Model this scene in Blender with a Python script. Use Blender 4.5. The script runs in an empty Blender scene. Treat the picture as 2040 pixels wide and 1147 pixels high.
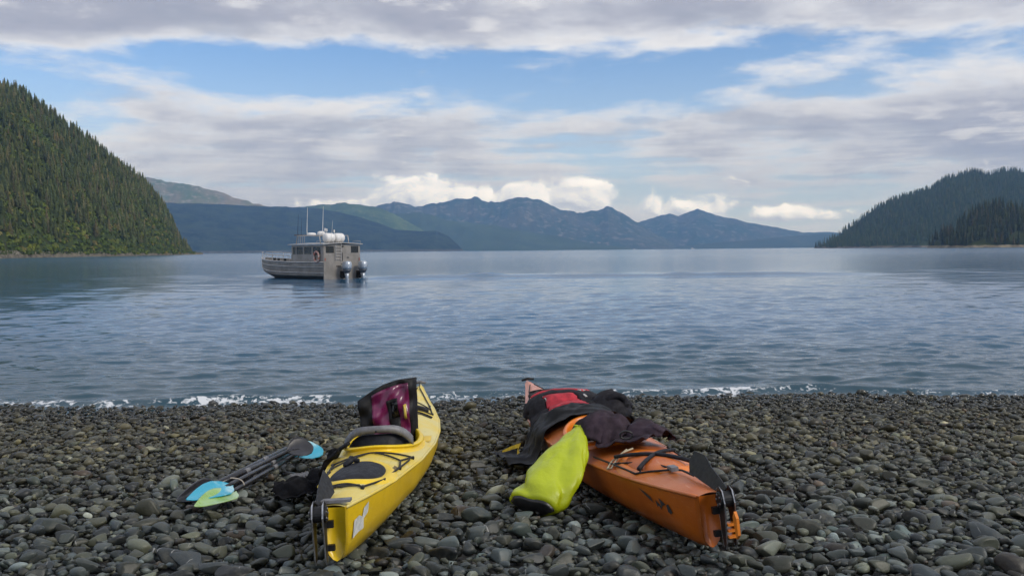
import bpy, math, random
import numpy as np
from mathutils import Matrix, Vector, noise as mnoise

rng = np.random.default_rng(7)
random.seed(7)
SC = bpy.context.scene
COL = SC.collection

# ------------------------------------------------------------------ camera
F = 1767.0                                    # focal length in photo pixels
CAMH = 1.96                                   # eye height above the water
PITCH = math.radians(2.43)
ROLL = math.radians(-0.52)
cd = bpy.data.cameras.new('camera')
cd.sensor_width = 36.0
cd.lens = F / 2040 * 36
cd.clip_start = 0.05
cd.clip_end = 60000
cam = bpy.data.objects.new('camera', cd)
COL.objects.link(cam)
CR = Matrix.Rotation(math.pi / 2 - PITCH, 4, 'X') @ Matrix.Rotation(ROLL, 4, 'Z')
cam.matrix_world = Matrix.Translation((0, 0, CAMH)) @ CR
SC.camera = cam
CR3 = np.array(CR.to_3x3())

def at(px, py, Y):
    """point at forward distance Y metres seen at that place of the photograph"""
    d = CR3 @ np.array([(px - 1020) / F, -(py - 573.5) / F, -1.0])
    return np.array([0, 0, CAMH]) + d * (Y / d[1])

# ------------------------------------------------------------------ world
SUN_EL, SUN_AZ = math.radians(38), math.radians(118)     # clockwise from +Y: right, a little behind
w = bpy.data.worlds.new('World')
SC.world = w
w.use_nodes = True
nt = w.node_tree
nt.nodes.clear()

class G:
    """tiny helper to write node maths"""
    def __init__(s, nt): s.nt = nt
    def val(s, n, i, v):
        if hasattr(v, 'is_linked') or isinstance(v, bpy.types.NodeSocket): s.nt.links.new(v, n.inputs[i])
        else: n.inputs[i].default_value = v
    def m(s, op, a, b=0.0, c=None, clamp=False):
        n = s.nt.nodes.new('ShaderNodeMath'); n.operation = op; n.use_clamp = clamp
        s.val(n, 0, a); s.val(n, 1, b)
        if c is not None: s.val(n, 2, c)
        return n.outputs[0]
    def add(s, a, b): return s.m('ADD', a, b)
    def sub(s, a, b): return s.m('SUBTRACT', a, b)
    def mul(s, a, b): return s.m('MULTIPLY', a, b)
    def div(s, a, b): return s.m('DIVIDE', a, b)
    def xyz(s, x, y, z):
        n = s.nt.nodes.new('ShaderNodeCombineXYZ')
        for i, v in enumerate((x, y, z)): s.val(n, i, v)
        return n.outputs[0]
    def noise(s, vec, scale=1, detail=5, rough=.5, dist=0.0):
        n = s.nt.nodes.new('ShaderNodeTexNoise')
        if vec is not None: s.nt.links.new(vec, n.inputs['Vector'])
        n.inputs['Scale'].default_value = scale
        n.inputs['Detail'].default_value = detail
        n.inputs['Roughness'].default_value = rough
        n.inputs['Distortion'].default_value = dist
        return n.outputs[0]
    def smooth(s, v, lo, hi, a=0.0, b=1.0):
        n = s.nt.nodes.new('ShaderNodeMapRange'); n.interpolation_type = 'SMOOTHSTEP'
        s.val(n, 0, v); s.val(n, 1, lo); s.val(n, 2, hi); s.val(n, 3, a); s.val(n, 4, b)
        return n.outputs[0]
    def lin(s, v, lo, hi, a=0.0, b=1.0):
        n = s.nt.nodes.new('ShaderNodeMapRange')
        s.val(n, 0, v); s.val(n, 1, lo); s.val(n, 2, hi); s.val(n, 3, a); s.val(n, 4, b)
        return n.outputs[0]
    def mix(s, f, a, b, blend='MIX'):
        n = s.nt.nodes.new('ShaderNodeMix'); n.data_type = 'RGBA'; n.blend_type = blend
        s.val(n, 0, f)
        for i, v in ((6, a), (7, b)):
            if isinstance(v, (tuple, list)): n.inputs[i].default_value = (*v[:3], 1)
            else: s.nt.links.new(v, n.inputs[i])
        return n.outputs[2]
    def curve(s, v, pts):
        n = s.nt.nodes.new('ShaderNodeFloatCurve')
        c = n.mapping.curves[0]
        while len(c.points) > 2: c.points.remove(c.points[-1])
        c.points[0].location = pts[0]; c.points[1].location = pts[-1]
        for p in pts[1:-1]: c.points.new(*p)
        n.mapping.update()
        s.val(n, 1, v)
        return n.outputs[0]

g = G(nt)
tc = nt.nodes.new('ShaderNodeTexCoord')
sp = nt.nodes.new('ShaderNodeSeparateXYZ')
nt.links.new(tc.outputs['Generated'], sp.inputs[0])
dx, dy, dz = sp.outputs
hr = g.m('MAXIMUM', g.m('SQRT', g.add(g.mul(dx, dx), g.mul(dy, dy))), .02)
up = g.m('MAXIMUM', dz, 0.0)
el = g.div(up, g.add(hr, g.mul(up, .35)))       # about tan(elevation), bounded at the zenith
az = g.m('ARCTAN2', dx, dy)
ux, uy = g.div(dx, hr), g.div(dy, hr)
sky = nt.nodes.new('ShaderNodeTexSky')
sky.sky_type = 'NISHITA'
sky.sun_disc = False
sky.sun_elevation = SUN_EL
sky.sun_rotation = SUN_AZ
sky.air_density = 1.0
sky.dust_density = 0.6
sky.ozone_density = 1.6
# cloud amount by elevation (the same all round), curve runs 0..1 for el 0..0.5
BI = [(0, .47), (.03, .52), (.08, .56), (.14, .58), (.20, .63), (.26, .61), (.29, .50), (.32, .41), (.365, .395),
      (.395, .45), (.43, .60), (.50, .73), (.70, .68), (1, .62)]
bias = g.sub(g.curve(g.m('MULTIPLY', el, 2.0, clamp=True), BI), .5)
def gauss(a0, e0, sa, se, amp):
    q = g.add(g.m('POWER', g.div(g.sub(az, a0), sa), 2.0), g.m('POWER', g.div(g.sub(el, e0), se), 2.0))
    return g.mul(g.m('EXPONENT', g.mul(q, -1.0)), amp)
for a0, e0, sa, se, amp in ((-.50, .225, .22, .035, .34), (.56, .17, .13, .09, .34), (.04, .18, .24, .03, -.07), (-.30, .19, .12, .02, -.10),
                            (-.38, .155, .07, .02, .20), (.16, .235, .10, .02, .16), (.31, .255, .05, .03, -.20), (-.05, .235, .20, .025, .10),
                            (-.19, .105, .035, .01, -.16), (.26, .125, .10, .02, .10)):
    bias = g.add(bias, gauss(a0, e0, sa, se, amp))
def field(de, da=0.0):
    e2 = g.add(el, de)
    big = g.noise(g.xyz(g.add(g.mul(ux, 3.4), 5.3), g.add(g.mul(uy, 3.4), 1.7), g.mul(e2, 15.0)), 1, 6, .55, .35)
    fine = g.noise(g.xyz(g.mul(ux, 13.0), g.mul(uy, 13.0), g.add(g.mul(e2, 48.0), 3.0)), 1, 5, .6)
    return g.add(g.mul(g.sub(big, .5), 1.05), g.mul(g.sub(fine, .5), .50))
n0, n1 = field(0.0), field(.018)
low_ = g.smooth(el, .15, .11)
def streak(de):
    return g.noise(g.xyz(g.mul(ux, 3.0), g.mul(uy, 3.0), g.add(g.mul(g.add(el, de), 85.0), 7.0)), 1, 5, .6, .2)
st0, st1 = streak(0.0), streak(.005)
n0 = g.add(n0, g.mul(g.mul(g.sub(st0, .5), low_), .55))
n1 = g.add(n1, g.mul(g.mul(g.sub(st1, .5), low_), .55))
D = g.add(n0, bias)
alpha = g.smooth(D, -.09, .16)
lit = g.m('ADD', .5, g.mul(g.sub(n0, n1), 2.2), clamp=True)
thick = g.smooth(D, .02, .36)
base = g.mix(thick, (7.2, 7.3, 7.6), (3.5, 3.6, 4.25))
cl = g.mix(g.mul(g.smooth(lit, .48, .95), .62), base, (7.9, 7.85, 7.9))
cl = g.mix(g.mul(g.smooth(lit, .50, .12), .55), cl, (2.7, 2.9, 3.6))
# thin veil that whitens the sky towards the horizon
veil = g.smooth(el, .24, .0, 0.0, .6)
skyc = g.mix(1.0, sky.outputs[0], (.76, .95, 1.22), 'MULTIPLY')
skyc = g.mix(veil, skyc, (7.4, 8.0, 8.6))
col = g.mix(alpha, skyc, cl)
# low cumulus heaps standing on the far mountains
def heaps(de, da):
    e2, a2 = g.add(el, de), g.add(az, da)
    n = g.noise(g.xyz(g.mul(a2, 22.0), g.mul(e2, 34.0), 2.2), 1, 6, .6, .4)
    tot = None
    for a0, e0, sa, se, amp in ((-.105, .058, .046, .022, .95), (-.04, .055, .04, .017, .85), (.02, .056, .04, .018, .9), (.078, .057, .040, .021, 1.0),
                                (.20, .045, .055, .014, .8), (.30, .036, .07, .010, .62), (-.20, .052, .06, .010, .5), (-.60, .06, .10, .016, .7), (.66, .05, .1, .014, .7)):
        q = g.add(g.m('POWER', g.div(g.sub(a2, a0), sa), 2.0), g.m('POWER', g.div(g.sub(e2, e0), se), 2.0))
        t = g.mul(g.m('EXPONENT', g.mul(q, -1.0)), amp)
        tot = t if tot is None else g.m('MAXIMUM', tot, t)
    return g.add(tot, g.mul(g.sub(n, .5), 1.5))
h0, h1 = heaps(0.0, 0.0), heaps(.006, .006)
ha = g.mul(g.smooth(h0, .22, .50), g.smooth(el, .115, .085))
hl = g.m('ADD', .42, g.mul(g.sub(h0, h1), 1.5), clamp=True)
hc = g.mix(hl, (5.8, 6.1, 6.8), (14.0, 13.8, 13.4))
col = g.mix(g.mul(ha, .93), col, hc)
bg = nt.nodes.new('ShaderNodeBackground')
bg.inputs['Strength'].default_value = 0.13
nt.links.new(col, bg.inputs['Color'])
wo = nt.nodes.new('ShaderNodeOutputWorld')
nt.links.new(bg.outputs[0], wo.inputs[0])

# ------------------------------------------------------------------ sun
sd = bpy.data.lights.new('sun', 'SUN')
sd.energy = 1.9
sd.angle = math.radians(14)
sd.color = (1.0, .93, .82)
sun = bpy.data.objects.new('sun', sd)
COL.objects.link(sun)
SDIR = Vector((math.sin(SUN_AZ) * math.cos(SUN_EL), math.cos(SUN_AZ) * math.cos(SUN_EL), math.sin(SUN_EL)))
sun.rotation_euler = SDIR.to_track_quat('Z', 'Y').to_euler()
SC.view_settings.view_transform = 'Standard'
SC.view_settings.look = 'None'
SC.view_settings.exposure = 0.0
SC.view_settings.gamma = 1.0
SC.cycles.use_denoising = True
SC.cycles.volume_bounces = 0
SC.cycles.max_bounces = 5
SC.cycles.diffuse_bounces = 3
SC.cycles.glossy_bounces = 3
SC.cycles.adaptive_threshold = .02

# ------------------------------------------------------------------ materials
MATS = {}
def mat(name, col, rough=.5, var=.12, scale=6.0, bump=0.0, bscale=40.0, metal=0.0, spec=.5, coat=0.0, col2=None, detail=5, lo=.35, hi=.65):
    if name in MATS: return MATS[name]
    m = bpy.data.materials.new(name); m.use_nodes = True
    nt = m.node_tree; g = G(nt); b = nt.nodes['Principled BSDF']
    tcn = nt.nodes.new('ShaderNodeTexCoord').outputs['Object']
    c2 = col2 if col2 else tuple(c * (1 - var * 2) for c in col)
    c1 = col if col2 else tuple(min(1, c * (1 + var)) for c in col)
    n = g.noise(tcn, scale, detail, .6)
    nt.links.new(g.mix(g.smooth(n, lo, hi), c1, c2), b.inputs['Base Color'])
    nt.links.new(g.lin(n, .3, .7, rough * .85, min(1, rough * 1.15)), b.inputs['Roughness'])
    b.inputs['Metallic'].default_value = metal
    b.inputs['Specular IOR Level'].default_value = spec
    b.inputs['Coat Weight'].default_value = coat
    if bump:
        bn = nt.nodes.new('ShaderNodeBump'); bn.inputs['Strength'].default_value = bump
        bn.inputs['Distance'].default_value = .02
        nt.links.new(g.noise(tcn, bscale, 6, .6), bn.inputs['Height'])
        nt.links.new(bn.outputs[0], b.inputs['Normal'])
    MATS[name] = m
    return m

# ------------------------------------------------------------------ mesh helpers
def mesh(name, V, Fc, material, parent=None, smooth=False, me_only=False):
    me = bpy.data.meshes.new(name)
    V = np.asarray(V, dtype=np.float64).reshape(-1, 3)
    if isinstance(Fc, np.ndarray):
        k = Fc.shape[1]
        me.vertices.add(len(V)); me.vertices.foreach_set('co', V.astype(np.float32).ravel())
        me.loops.add(Fc.size); me.loops.foreach_set('vertex_index', Fc.astype(np.int32).ravel())
        me.polygons.add(len(Fc)); me.polygons.foreach_set('loop_start', np.arange(0, Fc.size, k, dtype=np.int32))
        me.update(calc_edges=True)
    else:
        me.from_pydata([tuple(v) for v in V], [], [tuple(int(i) for i in f) for f in Fc])
    me.validate()
    if smooth: me.polygons.foreach_set('use_smooth', [True] * len(me.polygons))
    if material is not None: me.materials.append(material)
    if me_only: return me
    o = bpy.data.objects.new(name, me); COL.objects.link(o)
    if parent is not None: o.parent = parent
    return o

def empty(name, label=None, cat=None, group=None, M=None):
    o = bpy.data.objects.new(name, None); COL.objects.link(o)
    o.empty_display_size = .1
    if M is not None: o.matrix_world = M
    return tag(o, label, cat, group)
def tag(o, label=None, cat=None, group=None, kind=None):
    if label: o['label'] = label
    if cat: o['category'] = cat
    if group: o['group'] = group
    if kind: o['kind'] = kind
    return o

def join(*parts):
    V, Fc = [], []
    n = 0
    for v, f in parts:
        v = np.asarray(v, float).reshape(-1, 3)
        V.append(v); Fc += [tuple(i + n for i in q) for q in f]; n += len(v)
    return np.vstack(V), Fc
def box(c, s, R=None):
    c, s = np.array(c, float), np.array(s, float) / 2
    v = np.array([[x, y, z] for x in (-1, 1) for y in (-1, 1) for z in (-1, 1)]) * s
    if R is not None: v = v @ np.array(R).T
    return v + c, [(0, 1, 3, 2), (4, 6, 7, 5), (0, 4, 5, 1), (2, 3, 7, 6), (0, 2, 6, 4), (1, 5, 7, 3)]
def tube(pts, r, n=6, closed=False):
    P = np.asarray(pts, float); m = len(P)
    r = np.broadcast_to(np.asarray(r, float), (m,))
    T = np.roll(P, -1, 0) - np.roll(P, 1, 0) if closed else np.gradient(P, axis=0)
    T /= np.linalg.norm(T, axis=1)[:, None] + 1e-12
    ref = np.array([0, 0, 1.]) if abs(T[:, 2]).mean() < .8 else np.array([1., 0, 0])
    V = []
    for i in range(m):
        a = np.cross(T[i], ref); a /= np.linalg.norm(a) + 1e-9
        b = np.cross(T[i], a)
        for k in range(n):
            t = 2 * math.pi * k / n
            V.append(P[i] + r[i] * (a * math.cos(t) + b * math.sin(t)))
    Fc = []
    for i in range(m if closed else m - 1):
        j = (i + 1) % m
        for k in range(n):
            Fc.append((i * n + k, i * n + (k + 1) % n, j * n + (k + 1) % n, j * n + k))
    if not closed:
        Fc.append(tuple(range(n - 1, -1, -1))); Fc.append(tuple(range((m - 1) * n, m * n)))
    return np.array(V), Fc
def prism(poly, t, axis=1):
    """flat outline (list of 2D points) with thickness t across the given axis"""
    n = len(poly); V = []
    for s in (-t / 2, t / 2):
        for p in poly:
            q = list(p); q.insert(axis, s); V.append(q)
    Fc = [tuple(range(n)), tuple(range(2 * n - 1, n - 1, -1))]
    Fc += [(i, i + n, (i + 1) % n + n, (i + 1) % n) for i in range(n)]
    return np.array(V, float), Fc
def loft(rings, cap=True, closed=True):
    R = [np.asarray(r, float) for r in rings]; n = len(R[0])
    V = np.vstack(R); Fc = []
    for i in range(len(R) - 1):
        for k in range(n if closed else n - 1):
            Fc.append((i * n + k, i * n + (k + 1) % n, (i + 1) * n + (k + 1) % n, (i + 1) * n + k))
    if cap and closed:
        Fc.append(tuple(range(n - 1, -1, -1))); Fc.append(tuple(range((len(R) - 1) * n, len(R) * n)))
    return V, Fc
def rot(rx=0, ry=0, rz=0):
    return np.array((Matrix.Rotation(rz, 3, 'Z') @ Matrix.Rotation(ry, 3, 'Y') @ Matrix.Rotation(rx, 3, 'X')))
def ellipse(a, b, n=24, p=1.0):
    t = np.arange(n) * 2 * np.pi / n
    c, s = np.cos(t), np.sin(t)
    return np.stack([a * np.sign(c) * abs(c) ** p, b * np.sign(s) * abs(s) ** p], 1)
def bevel(o, wd=.004, seg=2):
    md = o.modifiers.new('bevel', 'BEVEL'); md.width = wd; md.segments = seg; md.limit_method = 'ANGLE'
    return o

def vnoise2(x, y, seed=0):
    """smooth value noise, vectorised"""
    x, y = np.asarray(x, float), np.asarray(y, float)
    xi, yi = np.floor(x).astype(np.int64), np.floor(y).astype(np.int64)
    fx, fy = x - xi, y - yi
    fx, fy = fx * fx * (3 - 2 * fx), fy * fy * (3 - 2 * fy)
    def h(a, b):
        n = (a * 374761393 + b * 668265263 + seed * 1442695041) & 0xffffffff
        n = ((n ^ (n >> 13)) * 1274126177) & 0xffffffff
        return ((n ^ (n >> 16)) & 0xffff) / 65535.0
    return (h(xi, yi) * (1 - fx) + h(xi + 1, yi) * fx) * (1 - fy) + (h(xi, yi + 1) * (1 - fx) + h(xi + 1, yi + 1) * fx) * fy
def fbm(x, y, oct=5, seed=0, gain=.5):
    s, a, t = 0, 1.0, 0
    for o in range(oct):
        s = s + a * vnoise2(x * 2 ** o, y * 2 ** o, seed + o * 17); t += a; a *= gain
    return s / t - .5

# ------------------------------------------------------------------ beach
SHORE, SLOPE = 11.45, 0.08
def shore_y(x): return SHORE + .025 * x + .22 * np.sin(x * .55 + .6) + .10 * np.sin(x * 1.7 + 1)
def beach_z(x, y):
    x, y = np.asarray(x, float), np.asarray(y, float)
    d = shore_y(x) - y
    return np.where(d > 0, SLOPE * d, .14 * d) + .05 * fbm(x * .5, y * .5, 3, 3)

xs = np.concatenate([np.linspace(-160, -16, 24), np.linspace(-15, 15, 121), np.linspace(16, 160, 24)])
ys = np.concatenate([np.linspace(-80, 0, 15), np.linspace(.5, 14, 109), np.linspace(15, 40, 8)])
X, Y = np.meshgrid(xs, ys)
Z = beach_z(X, Y) - .035
nx, ny = len(xs), len(ys)
idx = np.arange(nx * ny).reshape(ny, nx)
quads = np.stack([idx[:-1, :-1], idx[:-1, 1:], idx[1:, 1:], idx[1:, :-1]], -1).reshape(-1, 4)
beach = mesh('beach', np.stack([X, Y, Z], -1).reshape(-1, 3), quads,
             mat('grit_gap_shade', (.03, .03, .027), .8, col2=(.014, .014, .014), scale=9, bump=.8, bscale=30), smooth=True)  # grit darkened so its colour paints the deep shade between the stones
tag(beach, kind='structure')

def stone_mat(name, use_obj):
    m = bpy.data.materials.new(name); m.use_nodes = True
    nt = m.node_tree; g = G(nt); b = nt.nodes['Principled BSDF']
    geo = nt.nodes.new('ShaderNodeNewGeometry')
    if use_obj:
        colr = nt.nodes.new('ShaderNodeObjectInfo').outputs['Color']
    else:
        at_ = nt.nodes.new('ShaderNodeAttribute'); at_.attribute_name = 'Col'; colr = at_.outputs['Color']
    pos = geo.outputs['Position']
    n1 = g.noise(pos, 16, 5, .65)
    n2 = g.noise(pos, 130, 4, .7)
    c = g.mix(g.mul(g.smooth(n1, .45, .75), .55), colr, (.11, .108, .085))
    c = g.mix(g.mul(g.smooth(n1, .45, .25), .5), c, (.025, .027, .028))
    c = g.mix(g.mul(g.smooth(n2, .58, .78), .25), c, (.24, .24, .22))
    c = g.mix(g.mul(g.smooth(n2, .45, .25), .45), c, (.02, .02, .02))
    # pale quartz veins on some
    wv = nt.nodes.new('ShaderNodeTexWave'); wv.inputs['Scale'].default_value = 5; wv.inputs['Distortion'].default_value = 9
    wv.inputs['Detail'].default_value = 3
    nt.links.new(pos, wv.inputs['Vector'])
    vein = g.mul(g.smooth(wv.outputs['Fac'], .975, 1.0), g.smooth(g.noise(pos, 7.3, 2), .62, .70))
    c = g.mix(g.mul(vein, .6), c, (.42, .42, .40))
    s = nt.nodes.new('ShaderNodeSeparateXYZ'); nt.links.new(pos, s.inputs[0])
    wet = g.smooth(g.add(s.outputs[2], g.mul(g.sub(g.noise(pos, 1.3, 3), .5), .12)), .25, .08)
    c = g.mix(g.mul(wet, .62), c, (.012, .013, .012))
    b.inputs['Specular IOR Level'].default_value = .4
    nt.links.new(c, b.inputs['Base Color'])
    nt.links.new(g.add(g.lin(wet, 0, 1, .44, .18), g.mul(g.sub(n1, .5), .3)), b.inputs['Roughness'])
    bn = nt.nodes.new('ShaderNodeBump'); bn.inputs['Strength'].default_value = .35; bn.inputs['Distance'].default_value = .006
    nt.links.new(g.add(g.mul(n1, 1.5), g.mul(n2, .5)), bn.inputs['Height'])
    nt.links.new(bn.outputs[0], b.inputs['Normal'])
    return m
STONE_A, STONE_O = stone_mat('stone_loose', False), stone_mat('stone_single', True)

import bmesh
def ico(sub):
    bm = bmesh.new(); bmesh.ops.create_icosphere(bm, subdivisions=sub, radius=1)
    V = np.array([v.co[:] for v in bm.verts]); Fc = np.array([[v.index for v in f.verts] for f in bm.faces]); bm.free()
    return V, Fc
ICO = {s: ico(s) for s in (1, 2, 3)}
def cobble(sub, seed):
    r = np.random.default_rng(seed)
    V = ICO[sub][0].copy()
    p = r.uniform(.62, .95)
    V = np.sign(V) * abs(V) ** p
    V /= np.abs(V).max(0)
    for k in range(r.integers(4, 9)):                       # worn facets
        n = r.normal(size=3); n[2] *= .7; n /= np.linalg.norm(n)
        c = r.uniform(.48, .80)
        d = V @ n - c
        V = V - np.outer(np.maximum(d, 0) * .92, n)
    ph = r.uniform(0, 6, 6); q = r.normal(size=(3, 3)) * 1.3
    V = V * (1 + .07 * np.sin(V @ q[0] + ph[0]) + .06 * np.sin(V @ q[1] + ph[1]))[:, None]
    t = r.uniform(-.25, .25)
    V[:, 1] *= 1 + t * V[:, 0]                              # egg
    return V
NP = 14
PROTO = {s: [cobble(s, 100 + i) for i in range(NP)] for s in (1, 2, 3)}

def in_kayak(x, y): return KAY_FOOT(x, y)
# dart throwing, large stones first
cell = .09
hashd = {}
stones = []
def try_put(x, y, r, layer):
    cx, cy = int(x // cell), int(y // cell)
    k = int(r * 2 // cell) + 2
    for i in range(cx - k, cx + k + 1):
        for j in range(cy - k, cy + k + 1):
            for (sx, sy, sr) in hashd.get((i, j), ()):
                if (sx - x) ** 2 + (sy - y) ** 2 < (.90 * (sr + r)) ** 2: return False
    hashd.setdefault((cx, cy), []).append((x, y, r))
    return True
for lo, hi, tries in ((.070, .095, 350), (.048, .070, 5000), (.034, .048, 26000), (.024, .034, 70000), (.015, .024, 52000)):
    N = tries
    yy = 2.5 + 9.9 * rng.random(N) ** .92
    xx = (rng.random(N) * 2 - 1) * (.62 * yy + 1.3)
    aa = rng.uniform(lo, hi, N)
    asp = rng.uniform(.48, .90, N)
    for x, y, a, s in zip(xx, yy, aa, asp):
        if lo > .08 and y > 8.5: continue
        r = a * math.sqrt(s)
        if try_put(x, y, r, 0): stones.append((x, y, a, a * s, a * rng.uniform(.34, .58)))
hashd.clear()
n_top = len(stones)
for lo, hi, tries in ((.034, .055, 9000), (.022, .034, 9000)):      # the layer underneath, showing in the gaps
    yy = 2.6 + 6.4 * rng.random(tries) ** .92
    xx = (rng.random(tries) * 2 - 1) * (.62 * yy + .6)
    for x, y, a in zip(xx, yy, rng.uniform(lo, hi, tries)):
        if try_put(x, y, a * .8, 0): stones.append((x, y, a, a * .75, a * .5))
S = np.array(stones)
yaw = rng.normal(0, .75, len(S)); tx = rng.normal(0, .24, len(S)); ty = rng.normal(0, .20, len(S))
PAL = np.array([(.125, .13, .125), (.085, .092, .095), (.055, .06, .066), (.125, .118, .085), (.105, .10, .072), (.165, .155, .125),
                (.09, .105, .10), (.15, .155, .155), (.23, .225, .205), (.12, .085, .07), (.04, .042, .046)])
PW = np.array([.16, .15, .10, .14, .13, .09, .09, .09, .03, .03, .05])
# browner further down the beach, bluer grey close by
tone = PAL[rng.choice(len(PAL), len(S), p=PW / PW.sum())] * np.clip(np.exp(rng.normal(-.80, .60, (len(S), 1))), .13, 2.0)
far = np.clip((S[:, 1] - 4) / 3.5, 0, 1)[:, None]
tone = tone * (1 + far * np.array([.06, -.01, -.34]) + (1 - far) * np.array([-.10, .05, .02]))

# ------------------------------------------------------------------ kayak shape
class Kayak:
    def __init__(s, L, W, S0, yaw, roll, lift):
        s.L, s.W = L, W
        s.pitch = math.atan(SLOPE)
        s.S0 = np.array([S0[0], S0[1], float(beach_z(S0[0], S0[1])) + lift])
        s.M = Matrix.Translation(s.S0) @ Matrix.Rotation(yaw, 4, 'Z') @ Matrix.Rotation(s.pitch, 4, 'Y') @ Matrix.Rotation(roll, 4, 'X')
        s.Mi = np.array(s.M.inverted()); s.Mn = np.array(s.M)
    def half(s, t):
        return s.W / 2 * np.interp(t, [0, .02, .06, .15, .28, .42, .55, .68, .8, .9, .96, 1], [.17, .24, .38, .64, .88, 1, .99, .86, .60, .32, .15, .05])
    def sheer(s, t): return np.interp(t, [0, .1, .3, .5, .7, .85, .95, 1], [.265, .25, .235, .235, .26, .32, .39, .43])
    def keel(s, t): return np.interp(t, [0, .03, .10, .25, .7, .85, .94, .98, 1], [.03, .012, .004, 0, 0, .045, .15, .27, .36])
    def crown(s, t): return np.interp(t, [0, .08, .2, .34, .5, .6, .75, .9, 1], [.01, .03, .05, .055, .10, .105, .075, .035, .01])
    def deck(s, x, y):
        t = np.asarray(x, float) / s.L
        w_ = np.maximum(s.half(t), .01)
        return s.sheer(t) + s.crown(t) * (1 - np.clip(abs(np.asarray(y, float)) / w_, 0, 1) ** 1.9)
    def dp(s, x, y, h=.0):
        return np.array([x, y, float(s.deck(x, y)) + h])
    def world(s, p): return (s.Mn @ np.append(p, 1))[:3]
    def local(s, P):
        P = np.asarray(P, float).reshape(-1, 3)
        return (np.c_[P, np.ones(len(P))] @ s.Mi.T)[:, :3]
    def top(s, x, y):
        """height of the kayak at world x, y (for draping), -9 outside"""
        x, y = np.asarray(x, float), np.asarray(y, float)
        gz = beach_z(x, y) + .25
        l = s.local(np.stack([x.ravel(), y.ravel(), gz.ravel()], 1))
        t = l[:, 0] / s.L
        ins = (t > 0) & (t < 1) & (abs(l[:, 1]) < s.half(np.clip(t, 0, 1)) * 1.0)
        zl = s.deck(np.clip(l[:, 0], 0, s.L), l[:, 1])
        wz = (np.c_[l[:, :2], zl, np.ones(len(l))] @ s.Mn.T)[:, 2]
        return np.where(ins, wz, -9).reshape(x.shape)
    def foot(s, x, y):
        l = s.local([[x, y, float(beach_z(x, y)) + .1]])[0]
        t = l[0] / s.L
        return 0 < t < 1 and abs(l[1]) < float(s.half(t)) * .95

def make_yaw(a, b): return math.atan2(b[1] - a[1], b[0] - a[0])
YS, YB = (-.75, 3.67), (-.87, 8.45)
OS, OB = (.865, 3.73), (.19, 8.5)
YK = Kayak(4.85, .60, YS, make_yaw(YS, YB), math.radians(-3), .015)
OK_ = Kayak(4.9, .60, OS, make_yaw(OS, OB), math.radians(-5), .01)
KAY_FOOT = lambda x, y: YK.foot(x, y) or OK_.foot(x, y)

# ------------------------------------------------------------------ stones into meshes
def frame(y_, tx_, ty_): return rot(tx_, ty_, y_)
zz = beach_z(S[:, 0], S[:, 1]) + S[:, 4] * .35 + rng.uniform(-.020, .022, len(S)) - .030 * (np.arange(len(S)) >= n_top)
for i, (x, y) in enumerate(S[:, :2]):
    if abs(x) < 1.4 and y < 9.2 and KAY_FOOT(x, y):
        zz[i] = min(zz[i], float(beach_z(x, y)) + .005 - S[i, 4])
px = abs(S[:, 0] / S[:, 1])
show = np.where((np.arange(len(S)) < n_top) & (px < .60) & (S[:, 1] > 3.35), S[:, 2] * np.sqrt(S[:, 3] / S[:, 2]) / S[:, 1], 0)
order = np.argsort(-show)
single = set(order[:300].tolist())
pm = [mesh('stone', PROTO[3][i], ICO[3][1], STONE_O, smooth=True, me_only=True) for i in range(NP)]
for i in order[:300]:
    o = bpy.data.objects.new('stone', pm[i % NP]); COL.objects.link(o)
    o.parent = beach
    R = frame(yaw[i], tx[i], ty[i])
    o.matrix_local = Matrix.Translation((S[i, 0], S[i, 1], zz[i])) @ Matrix(R).to_4x4() @ Matrix.Diagonal((S[i, 2], S[i, 3], S[i, 4], 1))
    o.color = (*tone[i], 1)
VV, FF, CC = [], [], []
n0_ = 0
for i in range(len(S)):
    if i in single: continue
    sub = 2 if S[i, 1] < 5.2 and S[i, 2] > .028 and i < n_top else 1
    V = (PROTO[sub][i % NP] * S[i, 2:5]) @ frame(yaw[i], tx[i], ty[i]).T + (S[i, 0], S[i, 1], zz[i])
    VV.append(V); FF.append(ICO[sub][1] + n0_); CC.append(np.tile(np.append(tone[i], 1), (len(V), 1))); n0_ += len(V)
peb = mesh('pebbles', np.vstack(VV), np.vstack(FF), STONE_A, beach, smooth=True)
ca = peb.data.color_attributes.new('Col', 'FLOAT_COLOR', 'POINT')
ca.data.foreach_set('color', np.vstack(CC).astype(np.float32).ravel())
tag(peb, 'smaller grey and olive beach pebbles packed between the larger stones', kind='stuff')

# ------------------------------------------------------------------ water
def waves(X, Y, dyl):
    r = np.random.default_rng(5)
    Z = np.zeros_like(X)
    for k in range(64):
        lam = .20 * (6 / .20) ** r.random()
        th = r.normal(0, .45)
        a = .0038 * lam ** .40
        if lam > 1.5: a *= .75
        kx, ky = math.sin(th) * 2 * math.pi / lam, math.cos(th) * 2 * math.pi / lam
        ph = r.uniform(0, 6.28)
        fade = np.clip((lam / np.maximum(dyl, 1e-6) - 2.2) / 2.0, 0, 1)
        grp = .45 + 1.1 * vnoise2(X / (lam * 5) + k * 7.3, Y / (lam * 4) + k * 3.1, k)
        Z += a * fade * grp * np.sin(kx * X + ky * Y + ph + .6 * vnoise2(X / lam / 3, Y / lam / 3, k + 90))
    return Z
E = np.concatenate([np.arange(.195, .0030, -.00031), 1.96 / (653 * 1.12 ** np.arange(1, 27))])
rowy = CAMH / E
aa = np.concatenate([np.linspace(-1.3, -.7, 24)[:-1], np.linspace(-.7, .7, 470), np.linspace(.7, 1.3, 24)[1:]])
Yw, Aw = np.meshgrid(rowy, aa, indexing='ij')
Xw = Yw * Aw
Yw = Yw + .0 * Xw
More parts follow.
